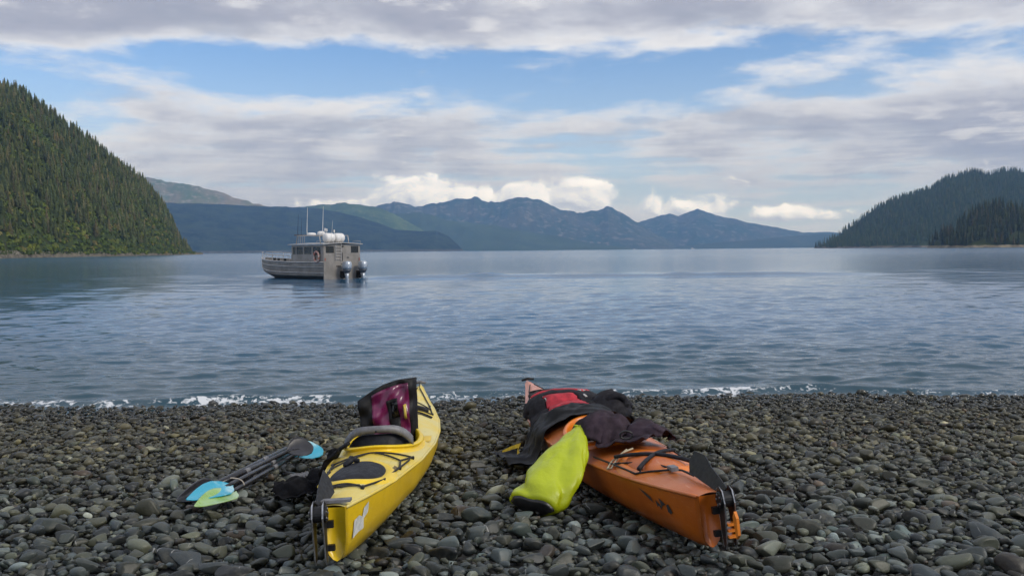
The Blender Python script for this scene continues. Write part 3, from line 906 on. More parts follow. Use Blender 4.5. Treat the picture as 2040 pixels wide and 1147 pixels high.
# handle fold on the hatch cover
mesh('hatch_tab', *tube([YK.dp(.90, .02, .03), YK.dp(.87, .05, .05), YK.dp(.82, .08, .03)], [.012, .02, .012], 6), NEO, yk, smooth=True)
# seat back
R = []
for u in np.linspace(-1, 1, 25):
    y = .205 * u
    x = 1.50 + .10 * u * u
    top_ = .43 - .085 * u ** 4
    lo_ = top_ - .040 - .02 * abs(u) ** 2
    R.append([(x - .014, y, lo_), (x - .02, y, (lo_ + top_) / 2), (x - .010, y, top_), (x + .012, y, top_), (x + .016, y, (lo_ + top_) / 2), (x + .010, y, lo_)])
sb = mesh('seat_back', *loft(R), GREY, yk, smooth=True)
mesh('back_pad', *loft([[(1.515 + .1 * u * u, .18 * u, .20), (1.505 + .1 * u * u, .18 * u, .38 - .07 * u ** 4), (1.53 + .1 * u * u, .18 * u, .38 - .07 * u ** 4), (1.54 + .1 * u * u, .18 * u, .20)] for u in np.linspace(-1, 1, 15)]), NEO, sb, smooth=True)
mesh('rivet', *tube([(1.478, 0, .40), (1.486, 0, .40)], .006, 8), BLACK, sb)
mesh('side_strap', *tube([YK.dp(1.62, .27, .0), YK.dp(1.58, .23, .05), YK.dp(1.52, .17, .07)], .013, 8), NEO, yk, smooth=True)
e8 = lambda x, f=.86, s=1: (x, s * f * float(YK.half(x / YK.L)))
for pts in ([e8(.36, .6), e8(.60), e8(.95), e8(1.22)], [e8(.36, .6, -1), e8(.60, s=-1), e8(.95, s=-1), e8(1.22, s=-1)],
            [e8(1.22), (1.34, .02), e8(1.32, s=-1), e8(1.14, .72, -1)], [e8(1.05), (1.34, .03)], [(1.34, .0), e8(1.14, .72, -1), e8(.95, s=-1)],
            [e8(.36, .6), (.40, .0), e8(.36, .6, -1)], [e8(.45, .8), (.34, .02), (.38, -.06)], [e8(.60), (.42, .08), (.40, .0)],
            [(4.62, .01), e8(4.2, .7), e8(3.75, .8), e8(3.35, .82)], [(4.62, -.01), e8(4.2, .7, -1), e8(3.75, .8, -1), e8(3.35, .82, -1)],
            [e8(3.55, .82), (3.85, .0), e8(3.55, .82, -1)], [e8(3.3, .82), e8(3.3, .82, -1)], [e8(3.12, .82), (3.16, 0), e8(3.12, .82, -1)], [e8(3.0, .82), e8(3.05, .8, -1)]):
    mesh('deck_cord', *tube(deckline(YK, pts, .009), .0055, 5), CORD, yk, smooth=True)
for (x, y) in (e8(.36, .6), e8(.36, .6, -1), e8(.6), e8(.6, s=-1), e8(.95), e8(.95, s=-1), e8(1.22), e8(1.32, s=-1), e8(3.35, .82), e8(3.35, .82, -1), e8(3.75, .8), e8(3.75, .8, -1)):
    p = YK.dp(x, y, .006)
    bevel(mesh('cord_fitting', *box(p, (.035, .016, .018)), BLACK, yk), .004)
mesh('paddle_sleeve', *loft([[(3.42 + .035 * c, y, float(YK.deck(3.42, y)) + .018 + .016 * s_) for c, s_ in ((-1, -1), (-1, .6), (0, 1), (1, .6), (1, -1))] for y in np.linspace(-.17, .17, 9)]), NEO, yk, smooth=True)
mesh('bow_toggle', *tube([(4.79, -.055, .455), (4.80, 0, .468), (4.79, .055, .455)], [.012, .016, .012], 8), GREY, yk, smooth=True)
mesh('toggle_loop', *tube([(4.70, .0, .42), (4.76, .0, .45), (4.80, 0, .465)], .005, 5), CORD, yk)
# thigh brace mouldings beside the cockpit and scupper recess
mesh('deck_fitting', *loft([[(2.12 + a_, -.255 + b_ * .5, float(YK.deck(2.12 + a_, -.255)) + .004 + .018 * (1 - abs(a_) / .13)) for b_ in (-.05, -.03, .03, .05)] for a_ in np.linspace(-.13, .13, 9)], closed=False), YR, yk, smooth=True)
rudder(YK, yk, 1, [(.0, -.03), (.10, -.02), (.30, -.01), (.35, .06), (.33, .13), (.14, .085), (-.02, .03)])
mesh('stern_tie', *box(YK.dp(.03, 0, .012), (.05, .15, .012)), GREY, yk)
# registration sticker, torn, on the side of the stern
STK = mat('torn_sticker', (.66, .66, .62), .6, .1, 40, col2=(.45, .46, .42))
def on_side(k, x, f, s):
    """point on the hull side, f 0..1 between bilge and gunwale"""
    t = x / k.L
    w_, sh, kk = float(k.half(t)), float(k.sheer(t)), float(k.keel(t))
    b_ = .33 + .57 * f
    a_ = np.interp(b_, [.33, .55, .72, .90], [.84, .93, .955, 1.0])
    return np.array([x, s * (a_ * w_ + .004), kk + (sh - kk) * b_])
def decal(k, root, name, poly, s, material):
    V = [on_side(k, x, f, s) for x, f in poly]
    return mesh(name, V, [tuple(range(len(V)))], material, root)
decal(YK, yk, 'sticker', [(.085, .08), (.10, .62), (.16, .70), (.20, .60), (.215, .85), (.275, .98), (.27, .66), (.215, .52), (.22, .22), (.15, .20)], -1, STK)
INK = mat('dark_ink', (.03, .03, .035), .6, .1, 20)
for i in range(6):
    x = .80 + .03 * i
    y = -.80 * float(YK.half(x / YK.L))
    a_, b_ = YK.dp(x, y, .003), YK.dp(x + (.02 if i % 2 else .012), y + (.018 if i != 3 else .03), .003)
    mesh('deck_lettering', *tube([a_, (a_ + b_) / 2 + (.006, 0, .001), b_], .0042, 5), mat('faded_print', (.22, .19, .12), .6, .1, 20), yk)

OH = mat('orange_hull', (.47, .112, .008), .36, .1, 3, col2=(.36, .08, .007), bump=.06, bscale=90)
OD = mat('orange_deck_faded', (.55, .17, .05), .42, .1, 2.5, col2=(.50, .115, .014), bump=.08, bscale=120, lo=.4, hi=.6)
OBW = mat('bow_faded', (.66, .30, .22), .5, .08, 3)
OR = mat('orange_rim', (.72, .19, .012), .34, .08, 4)
scuff(OH, (.60, .27, .10), (.14, .045, .012)); scuff(OD, (.66, .36, .22), (.22, .08, .03))
for m_ in (OH, OD):                                   # the bow end has bleached to pink
    nt = m_.node_tree; g = G(nt); bs_ = nt.nodes['Principled BSDF']
    src = bs_.inputs['Base Color'].links[0].from_socket
    s3 = nt.nodes.new('ShaderNodeSeparateXYZ'); nt.links.new(nt.nodes.new('ShaderNodeTexCoord').outputs['Object'], s3.inputs[0])
    nz = g.noise(None, 5, 4)
    nt.links.new(g.mix(g.mul(g.smooth(s3.outputs[0], 2.9, 3.9), .8), src, (.66, .33, .26)), bs_.inputs['Base Color'])
ok = build_kayak(OK_, 'orange_kayak', 'orange sea kayak piled with paddling gear, drawn up on the stones', OH, OD, OR, (1.88, .43, .215), None, None)
hc_ = oval_hatch(OK_, ok, .78, .25, .15, OD, OR)
e9 = lambda x, f=.86, s=1: (x, s * f * float(OK_.half(x / OK_.L)))
for pts in ([e9(.98, .9), (.78, .10), (.60, .03), (.44, .0)], [e9(1.0, .6, -1), (.80, -.03), (.64, .12), e9(.60, .8)], [e9(.62, .9), (.50, .06), (.42, -.02), (.28, -.03)],
            [e9(1.25), e9(1.0), e9(.62, .9)], [e9(1.25, s=-1), e9(1.0, s=-1), e9(.62, .9, -1)], [(4.60, .02), e9(4.35, .7), e9(4.0, .8)], [(4.60, -.02), e9(4.35, .7, -1), e9(4.0, .8, -1)]):
    mesh('deck_cord', *tube(deckline(OK_, pts, .016), .0055, 5), CORD, ok, smooth=True)
for s in (-1, 1):
    mesh('hatch_strap', *tube(deckline(OK_, [(.98 if s > 0 else .95, s * .16), (.80, s * .02), (.60, -s * .14)], .036, 8), .011, 6), NEO, ok, smooth=True)
mesh('strap_buckle', *box(OK_.dp(.46, .01, .022), (.07, .035, .02)), GREY, ok)
TAN = mat('tan_cord', (.42, .36, .24), .8, .1, 60)
mesh('tan_cord', *tube([OK_.dp(1.00, .05, .04), OK_.dp(1.0, .11, .035), OK_.dp(.96, .16, .02), OK_.dp(.90, .205, .012), OK_.dp(.93, .22, .01), OK_.dp(.98, .18, .02), OK_.dp(1.02, .08, .04)], .005, 5), TAN, ok, smooth=True)
for i, pts in enumerate(([e9(4.12, .8), (4.16, .04), e9(4.10, .8, -1)], [e9(4.02, .8), (4.10, 0), e9(4.0, .8, -1)], [e9(4.18, .7), (4.05, .0), e9(4.14, .7, -1)])):
    mesh('bow_cord', *tube(deckline(OK_, pts, .03 + .006 * i), .010, 6), CORD, ok, smooth=True)
mesh('bow_toggle', *tube([(4.84, -.06, .45), (4.85, 0, .46), (4.84, .06, .45)], [.010, .014, .010], 8), BLACK, ok, smooth=True)
rudder(OK_, ok, -1, [(.0, -.03), (.10, -.015), (.24, -.01), (.42, .0), (.47, .06), (.45, .13), (.32, .135), (.20, .09), (.08, .06), (-.02, .03)], mat('orange_part', (.75, .22, .02), .4, .1, 10))
for (x0, f0, pts) in ((.30, 0, [(.30, .62), (.36, .78), (.345, .52), (.40, .68), (.385, .44), (.37, .52), (.35, .40), (.335, .55)]), (.42, 0, [(.42, .55), (.45, .74), (.50, .85), (.56, .94), (.50, .74), (.455, .62)]), (.27, 0, [(.245, .42), (.275, .66), (.295, .60), (.285, .40), (.265, .34)])):
    decal(OK_, ok, 'hull_lettering', pts, 1, INK)

# ------------------------------------------------------------------ cloth laid over things
def drape(Wd, Dp, c, yaw_, support, slack=1.15, n=44, steps=170, seed=0, lift=.12, thick=.008):
    r = np.random.default_rng(seed)
    nu, nv = n, max(8, int(n * Dp / Wd))
    U, V = np.meshgrid(np.linspace(-.5, .5, nu), np.linspace(-.5, .5, nv), indexing='ij')
    cs, sn = math.cos(yaw_), math.sin(yaw_)
    xl, yl = U * Wd / slack, V * Dp / slack
    x, y = c[0] + xl * cs - yl * sn, c[1] + xl * sn + yl * cs
    z = support(x, y) * 0 + np.max(support(x, y)) + lift
    P = np.stack([x, y, z], -1)
    P[..., 2] += .16 * fbm(U * 7 + seed, V * 7, 4, seed) + r.normal(0, .002, z.shape)
    lu, lv = Wd / (nu - 1), Dp / (nv - 1)
    ld = math.hypot(lu, lv)
    prev = P.copy()
    def con(a, b, l, k):
        d = b - a
        L_ = np.linalg.norm(d, axis=-1, keepdims=True) + 1e-9
        return d * ((L_ - l) / L_) * .5 * k
    for s in range(steps):
        vel = (P - prev) * .94
        prev = P.copy()
        P = P + vel; P[..., 2] -= .0009
        for it in range(9):
            cr = np.zeros_like(P); cn = np.zeros(P.shape[:2] + (1,))
            for (sa, sb, l, k) in (((slice(0, -1), slice(None)), (slice(1, None), slice(None)), lu, 1), ((slice(None), slice(0, -1)), (slice(None), slice(1, None)), lv, 1),
                                   ((slice(0, -1), slice(0, -1)), (slice(1, None), slice(1, None)), ld, .6), ((slice(1, None), slice(0, -1)), (slice(0, -1), slice(1, None)), ld, .6),
                                   ((slice(0, -2), slice(None)), (slice(2, None), slice(None)), 2 * lu, .06), ((slice(None), slice(0, -2)), (slice(None), slice(2, None)), 2 * lv, .06)):
                d = con(P[sa], P[sb], l, k)
                cr[sa] += d; cr[sb] -= d; cn[sa] += k; cn[sb] += k
            P = P + cr / np.maximum(cn, 1) * 1.6
        H = support(P[..., 0], P[..., 1]) + thick
        hit = P[..., 2] < H
        P[..., 2] = np.where(hit, H, P[..., 2])
        P[..., :2] = np.where(hit[..., None], prev[..., :2] + (P[..., :2] - prev[..., :2]) * .25, P[..., :2])
    return P
def sheet(name, P, material, parent=None, keep=None, th=.006, off=0.0, sub=1, wrinkle=.022):
    nu, nv = P.shape[:2]
    Q = P.copy()
    if wrinkle:
        du, dv = np.gradient(P, axis=0), np.gradient(P, axis=1)
        nn = np.cross(du, dv); nn /= np.linalg.norm(nn, axis=-1, keepdims=True) + 1e-9
        nn *= np.sign(nn[..., 2:3] + 1e-6)
        A, B = np.meshgrid(np.linspace(0, 1, nu), np.linspace(0, 1, nv), indexing='ij')
        a1 = A * 4 + B * 2.2 + fbm(A * 4, B * 4, 3, 5) * 2.5; b1 = B * 4 - A * 1.5 + fbm(A * 4 + 9, B * 4, 3, 6) * 2.5
        rdg = 1 - 2.4 * np.abs(fbm(a1, b1 * .45, 3, 77)); rdg2 = 1 - 2.4 * np.abs(fbm(a1 * .5 + 3, b1 * 1.3, 3, 78))
        Q = Q + nn * (wrinkle * (np.clip(rdg, 0, 1) ** 3 + .8 * np.clip(rdg2, 0, 1) ** 3))[..., None]
    if off:
        du, dv = np.gradient(P, axis=0), np.gradient(P, axis=1)
        nn = np.cross(du, dv); nn /= np.linalg.norm(nn, axis=-1, keepdims=True) + 1e-9
        nn *= np.sign(nn[..., 2].mean())
        Q = Q + nn * off
    Fc = []
    for i in range(nu - 1):
        for j in range(nv - 1):
            if keep is None or keep((i + .5) / (nu - 1), (j + .5) / (nv - 1)):
                Fc.append((i * nv + j, (i + 1) * nv + j, (i + 1) * nv + j + 1, i * nv + j + 1))
    used = sorted({k for f in Fc for k in f}); mp = {k: i for i, k in enumerate(used)}
    o = mesh(name, Q.reshape(-1, 3)[used], [tuple(mp[k] for k in f) for f in Fc], material, parent, smooth=True)
    md = o.modifiers.new('thick', 'SOLIDIFY'); md.thickness = th; md.offset = 0
    if sub: md = o.modifiers.new('smooth', 'SUBSURF'); md.levels = sub; md.render_levels = sub
    return o
def ground(x, y): return beach_z(x, y) + .055
def sup(*extra):
    def f(x, y):
        h = np.maximum(ground(x, y), np.maximum(OK_.top(x, y) + .035, YK.top(x, y) + .01))
        for e_ in extra: h = np.maximum(h, e_(x, y))
        return h
    return f
def lump(c, a, b, h, z0, yw=0):
    cs, sn = math.cos(yw), math.sin(yw)
    def f(x, y):
        dx_, dy_ = x - c[0], y - c[1]
        u, v_ = (dx_ * cs + dy_ * sn) / a, (-dx_ * sn + dy_ * cs) / b
        q = 1 - u * u - v_ * v_
        return np.where(q > 0, z0 + h * np.sqrt(np.maximum(q, 0)), -9)
    return f
def gp(px_, py_, h=0.0):
    """point h above the beach seen at that place of the photograph"""
    lo_, hi_ = 2.0, 12.0
    for _ in range(40):
        m_ = (lo_ + hi_) / 2; p = at(px_, py_, m_)
        if p[2] > beach_z(p[0], p[1]) + h: lo_ = m_
        else: hi_ = m_
    return at(px_, py_, lo_)
def okw(x, y, h=0): return OK_.world(OK_.dp(x, y, h))

SKIRT = mat('wet_black_nylon', (.005, .005, .006), .55, .2, 20, spec=.2, bump=.12, bscale=160)
c = okw(2.55, .10)
P = drape(1.15, .52, c, math.radians(14), sup(lump(okw(2.5, .0), .22, .15, .03, okw(2.5, 0)[2])), 1.2, 46, seed=3)
sk = sheet('spray_skirt', P, SKIRT, th=.006, wrinkle=.03)
tag(sk, 'black spray skirt draped over the orange kayak and down onto the stones', 'spray skirt')
q = gp(1040, 890, .06)
YS_ = mat('yellow_webbing', (.70, .48, .02), .6, .1, 50)
ys_ = empty('grab_strap', 'yellow webbing loop lying on the stones beside the black spray skirt', 'strap')
rb = [gp(1000, 905, .05), gp(1018, 896, .085), gp(1036, 890, .11), gp(1030, 903, .09), gp(1037, 916, .06), gp(1032, 924, .04)]
V = []
for p in rb: V += [p + (0, 0, .0), p + (.004, .01, .028)]
s_ = mesh('webbing', V, [(2 * i, 2 * i + 2, 2 * i + 3, 2 * i + 1) for i in range(len(rb) - 1)], YS_, ys_); s_.modifiers.new('thick', 'SOLIDIFY').thickness = .003
mesh('black_tether', *tube([gp(1000, 905, .06), gp(1003, 918, .05), gp(1020, 924, .045), gp(1036, 922, .05)], .008, 6), CORD, ys_, smooth=True)

PFDB = mat('vest_black', (.012, .011, .015), .75, .2, 30, spec=.25, bump=.15, bscale=220)
PFDR = mat('vest_red', (.42, .012, .025), .55, .15, 20, bump=.15, bscale=220)
WHT = mat('pale_piping', (.55, .52, .50), .6, .1, 30)
c = okw(3.02, -.07)
P = drape(.92, .70, c, math.radians(-4), sup(lump(okw(3.1, -.02), .30, .24, .13, okw(3.0, 0)[2] - .03), lump(okw(2.9, -.30), .15, .15, .20, okw(2.9, -.2)[2] - .06)), 1.10, 40, seed=8)
vest = empty('life_jacket', 'red and black life jacket lying across the front deck of the orange kayak', 'life jacket')
vest.location = c
def vsheet(nm, m_, keep, th, off=0):
    return sheet(nm, P - c, m_, vest, keep, th, off, 1, .012)
redA = lambda u, v_: v_ > .58 and .12 < u < .66 - .35 * (.9 - v_)
redB = lambda u, v_: .10 < v_ < .44 and .24 + .5 * (.44 - v_) * .3 < u < .62 - .4 * (v_ - .10)
vsheet('vest_body', PFDB, lambda u, v_: not (redA(u, v_) or redB(u, v_)), .035)
vsheet('red_panel', PFDR, redA, .041); vsheet('red_panel', PFDR, redB, .041)
def vline(uv, nm='piping', r_=.006, m_=WHT):
    pts = []
    for (u0, v0), (u1, v1) in zip(uv[:-1], uv[1:]):
        for s in np.linspace(0, 1, 7):
            a_, b_ = (u0 + (u1 - u0) * s) * (P.shape[0] - 1), (v0 + (v1 - v0) * s) * (P.shape[1] - 1)
            pts.append(P[int(round(a_)), int(round(b_))] - c + (0, -.006, .022))
    mesh(nm, *tube(pts, r_, 5), m_, vest, smooth=True)
vline([(.66, .9), (.56, .62), (.50, .58)]); vline([(.24, .44), (.32, .12)])
vline([(.56, .46), (.60, .40)], 'reflective_tab', .012)
mesh('arm_hole', *tube([okw(2.82, -.34, .12) - c + (.07 * math.cos(a_), -.02, .055 * math.sin(a_)) for a_ in np.linspace(0, 6.283, 20, endpoint=False)], .028, 8, closed=True), PFDB, vest, smooth=True)

AUB = mat('aubergine_cloth', (.034, .021, .030), .8, .25, 9, spec=.25, bump=.2, bscale=200)
c = okw(1.42, .0)
z0 = okw(1.3, 0)[2]
P2 = drape(.66, .62, c, math.radians(-38), sup(lump(okw(1.45, .10), .18, .18, .17, z0 - .03, .4), lump(okw(1.30, -.12), .14, .17, .14, z0 - .03, .2), lump(okw(1.05, -.14), .22, .10, .07, z0, -.5)), 1.30, 46, seed=21)
bag = sheet('cloth_bag', P2, AUB, th=.008, wrinkle=.03)
tag(bag, 'dark aubergine canvas bag heaped on the rear deck of the orange kayak', 'bag')
bk = mesh('buckle', *tube([okw(1.18, .04, .10) + (.035 * math.cos(a_), -.06, .022 * math.sin(a_)) for a_ in np.linspace(0, 6.283, 12, endpoint=False)], .006, 6, closed=True), BLACK)
bk.parent = bag

BLK = mat('black_fleece', (.007, .007, .009), .9, .2, 30, spec=.15, bump=.3, bscale=150)
c = gp(618, 984, .05)
P3 = drape(.46, .46, c, math.radians(15), sup(lump(c + (.05, .08, 0), .10, .11, .13, c[2] - .03), lump(c + (-.06, -.08, 0), .12, .1, .09, c[2] - .02)), 1.28, 40, seed=31)
tag(sheet('black_jacket', P3, BLK, th=.008, wrinkle=.035), 'crumpled black jacket on the stones beside the yellow kayak', 'jacket')
c = gp(598, 952, .05)
P3 = drape(.15, .16, c, .3, sup(lump(c, .05, .05, .04, c[2] - .03)), 1.3, 18, seed=33)
tag(sheet('grey_cloth', P3, mat('grey_cloth', (.12, .12, .13), .8, .2, 40), th=.006, wrinkle=.012), 'small grey cloth against the crumpled black jacket', 'cloth')

# ------------------------------------------------------------------ dry bags
def bag_frame(a, b, side):
    ax = b - a; L_ = np.linalg.norm(ax); ax = ax / L_
    sd = side - ax * (side @ ax); sd /= np.linalg.norm(sd)
    return ax, sd, np.cross(ax, sd), L_
LIME = mat('lime_nylon', (.40, .47, .006), .40, .04, 9, bump=.3, bscale=22)
a_, b_ = gp(1058, 1010, .055), at(1156, 852, 5.12)
ax, sdv, nrm, LL = bag_frame(a_, b_, np.array([1, .25, .35]))
lb = empty('dry_bag', 'lime green dry bag leaning against the side of the orange kayak', 'dry bag'); lb.location = a_
R = []
NR = 72
for t in np.linspace(0, 1, 64):
    hw = np.interp(t, [0, .03, .12, .3, .5, .7, .85, .95, 1], [.12, .155, .170, .162, .140, .112, .078, .046, .036])
    hd = np.interp(t, [0, .03, .12, .3, .5, .7, .85, .95, 1], [.05, .085, .10, .095, .08, .06, .038, .02, .012])
    ring = []
    for kx in range(NR):
        th = 2 * math.pi * kx / NR
        wr = 1 + .07 * math.sin(3 * th + 5 * t + 1) * math.sin(math.pi * t) + .05 * math.sin(7 * t * 3 + 2 * th + math.sin(4 * th)) * t + .035 * math.sin(5 * th - 9 * t)
        cr = .30 * abs(math.sin(1.5 * th + 5.5 * t + .6 + .8 * math.sin(6 * t))) ** 6 * (.3 + t) * (1 - t) * 2
        wr -= cr
        wr += .15 * (1 - 3 * abs(float(fbm(np.array(2.2 * math.cos(th) + 3 + t * 2), np.array(2.2 * math.sin(th) + 5 * t), 3, 44)))) * (.4 + .6 * t) - .08
        off = .03 * math.sin(t * 3.0) * sdv
        ring.append(ax * LL * t + off + sdv * hw * math.cos(th) * wr + nrm * hd * math.sin(th) * wr)
    R.append(ring)
cut = 1
V, Fc = loft(R[cut:]); mesh('bag_body', V, Fc, LIME, lb, smooth=True)
V, Fc = loft(R[:cut + 1]); mesh('black_base', V * 1.0 - 0, Fc, mat('black_pvc', (.02, .02, .022), .4, .2, 20), lb, smooth=True)
for s in (-.028, .0, .028):
    cc = ax * LL * 1.02 + sdv * s
    mesh('rolled_top', *tube([cc + sdv * .014 * math.cos(t) + nrm * .012 * math.sin(t) + ax * .012 * math.sin(t) for t in np.linspace(0, 6.283, 12, endpoint=False)], .006, 6, closed=True), LIME, lb, smooth=True)

PUR = mat('purple_pvc', (.17, .014, .078), .3, .15, 6, col2=(.10, .008, .045), bump=.12, bscale=14, coat=.2)
BPV = mat('bag_black', (.009, .009, .010), .6, .2, 12, spec=.3, bump=.15, bscale=120)
BL, BR, TL, TR = at(726, 892, 5.72), at(822, 872, 5.78), at(712, 799, 5.72), at(821, 752, 5.80)
pb = empty('dry_bag', 'purple and black dry bag standing open in the cockpit of the yellow kayak', 'dry bag'); pb.location = (BL + BR) / 2
O = (BL + BR) / 2
dep = np.array([.02, .17, -.02])
def face(u, v_, dlt=0.0):
    b0, t0 = BL + (BR - BL) * u, TL + (TR - TL) * u
    b0 = b0 - dep * 0
    arch = .035 * math.sin(math.pi * u) * v_ ** 3                # curved lip of the mouth
    p = b0 + (t0 - b0) * v_ + np.array([0, 0, arch])
    bul = .030 * math.sin(math.pi * u) * math.sin(math.pi * min(1, v_ * .9 + .05)) + .017 * math.sin(9 * u + 6 * v_) * math.sin(5 * v_ + u * 3) + .010 * math.sin(17 * v_ - 11 * u + 2 * math.sin(5 * u)) + .006 * math.sin(23 * u + 14 * v_)
    return p + np.array([.0, -1, .06]) * (bul + dlt) - O
def sidep(s, v_):                                              # s 0..1 round the bag
    if s < .36: return face(s / .36, v_)
    if s < .5:
        f = (s - .36) / .14; return face(1, v_) + dep * f * (1.0 - .45 * v_) + np.array([.018 * math.sin(math.pi * f), 0, 0])
    if s < .86:
        f = 1 - (s - .5) / .36; return face(f, v_) + dep * (1.0 - .45 * v_) + np.array([0, .02 * math.sin(math.pi * f), .0])
    f = 1 - (s - .86) / .14; return face(0, v_) + dep * f * (1.0 - .45 * v_) - np.array([.03 * math.sin(math.pi * f) * (1 - v_), 0, 0])
NB = 72
R = [[sidep(kx / NB, v_) for kx in range(NB)] for v_ in np.linspace(-.25, 1, 30)]
V, Fc = loft(R, cap=False); Fc.append(tuple(range(NB)))
o = mesh('bag_body', V, Fc, BPV, pb, smooth=True); md = o.modifiers.new('thick', 'SOLIDIFY'); md.thickness = .005; md.offset = -1
def patch(nm, u0, u1, v0, v1, dl, m_, skew=0.0, nu=16, nv=20, tu=0.0, roundc=None):
    V, Fc = [], []
    for i in range(nu):
        for j in range(nv):
            v_ = v0 + (v1 - v0) * j / (nv - 1)
            u = u0 + (u1 - u0) * i / (nu - 1) + skew * (v_ - v0) + tu * (v_ - v0) * (i / (nu - 1) - .5)
            V.append(face(u, v_, dl))
    for i in range(nu - 1):
        for j in range(nv - 1): Fc.append((i * nv + j, (i + 1) * nv + j, (i + 1) * nv + j + 1, i * nv + j + 1))
    o = mesh(nm, V, Fc, m_, pb, smooth=True); o.modifiers.new('thick', 'SOLIDIFY').thickness = .003
    return o
patch('purple_panel', .24, .97, .02, .93, .005, PUR, skew=-.02, tu=-.05)
patch('black_patch', .60, .80, .12, .74, .010, BPV, skew=-.13, nu=6, nv=14)
patch('clear_pocket', .63, .76, .42, .70, .0135, mat('dark_window', (.006, .006, .007), .12, .1, 10), skew=-.13, nu=5, nv=8)
patch('yellow_tag', .86, .91, .36, .60, .011, mat('yellow_tag', (.55, .42, .06), .5, .1, 30), skew=-.1, nu=4, nv=6)

# ------------------------------------------------------------------ take-apart paddles tied in a bundle
def half_paddle(label, tip, neck, end, roll, bladem, wid=.19, bend=.05, pointed=False):
    root = empty('half_paddle', label, 'paddle', 'take-apart paddles tied in a bundle'); root.location = neck
    ax = (tip - neck); Lb = np.linalg.norm(ax); ax /= Lb
    upv = np.array([0, 0, 1.]); sd = np.cross(ax, upv); sd /= np.linalg.norm(sd); nn = np.cross(sd, ax)
    sd, nn = sd * math.cos(roll) + nn * math.sin(roll), -sd * math.sin(roll) + nn * math.cos(roll)
    nu, nv = 26, 13
    V = []
    prof_t = [0, .05, .14, .30, .5, .7, .86, .96, 1] if pointed else [0, .06, .2, .42, .65, .84, .95, 1]
    prof_w = [.16, .24, .72, 1.0, .92, .66, .38, .16, .04] if pointed else [.16, .22, .66, 1.0, .98, .75, .42, .08]
    for i in range(nu):
        t = i / (nu - 1)
        wl = wid / 2 * np.interp(t, prof_t, prof_w)
        wr = wid / 2 * np.interp(t, prof_t, prof_w) * .8
        for j in range(nv):
            s = 2 * j / (nv - 1) - 1
            wv = wl if s < 0 else wr
            V.append(ax * Lb * t + sd * s * wv + nn * (bend * (t * t) + .022 * s * s * math.sin(math.pi * min(1, t * 1.1)) + .008 * math.exp(-(s / .18) ** 2) * (1 - t)))
    Fc = [(i * nv + j, (i + 1) * nv + j, (i + 1) * nv + j + 1, i * nv + j + 1) for i in range(nu - 1) for j in range(nv - 1)]
    o = mesh('blade', V, Fc, bladem, root, smooth=True); md = o.modifiers.new('thick', 'SOLIDIFY'); md.thickness = .006; md.offset = 0
    mesh('shaft', *tube([ax * .10, ax * .0, (end - neck) * .5, end - neck], [.008, .0155, .0155, .0155], 12), mat('carbon_shaft', (.014, .014, .018), .28, .2, 15), root, smooth=True)
    q = (end - neck) / np.linalg.norm(end - neck)
    mesh('ferrule', *tube([(end - neck) * .62, (end - neck) * .62 + q * .07], .0175, 12), GREY, root, smooth=True)
    return root
CY = mat('cyan_blade', (.04, .36, .52), .3, .1, 5, col2=(.42, .66, .72), lo=.52, hi=.68)
GN = mat('green_blade', (.26, .44, .10), .3, .1, 6, col2=(.42, .58, .36))
BB = mat('black_blade', (.03, .03, .036), .35, .2, 8)
A1, A2 = gp(432, 962, .10), gp(578, 893, .13)
half_paddle('half paddle with a dull black blade lying edge-on over the cyan one', gp(345, 1000, .09), A1, gp(570, 893, .14), math.radians(62), BB, .15, .02, True)
half_paddle('half paddle with a cyan blade over the green blade', gp(368, 1004, .085), gp(462, 964, .115), gp(578, 902, .10), math.radians(24), CY, .17, .03, True)
half_paddle('half paddle with a pale green blade lowest on the stones', gp(384, 1018, .065), gp(468, 976, .085), gp(582, 910, .07), math.radians(20), GN, .17, .03, True)
half_paddle('half paddle with a broad charcoal blade laid over a pale blue one', gp(624, 889, .15), gp(570, 900, .13), gp(440, 962, .125), math.radians(-38), BB, .20, .0)
half_paddle('half paddle with a pale blue blade under the charcoal one', gp(642, 893, .10), gp(583, 908, .08), gp(452, 976, .075), math.radians(-36), CY, .21, .0)
for i, (q0, rr) in enumerate(((gp(463, 966, .09), .07), (gp(581, 903, .10), .062))):
    ax = gp(578, 900, .1) - gp(450, 968, .1); ax /= np.linalg.norm(ax)
    u = np.cross(ax, (0, 0, 1)); u /= np.linalg.norm(u); v_ = np.cross(u, ax)
    tcrd = mesh('tie_cord', *tube([q0 + u * rr * math.cos(t) + v_ * rr * .62 * math.sin(t) + ax * .004 * math.sin(3 * t) for t in np.linspace(0, 6.283, 28, endpoint=False)], .0045, 5, closed=True), mat('pale_cord', (.40, .36, .30), .8, .1, 60), smooth=True)
    tag(tcrd, ['pale cord tied round the paddle shafts beside the green blade', 'pale cord tied round the paddle shafts beside the charcoal blade'][i], 'cord')

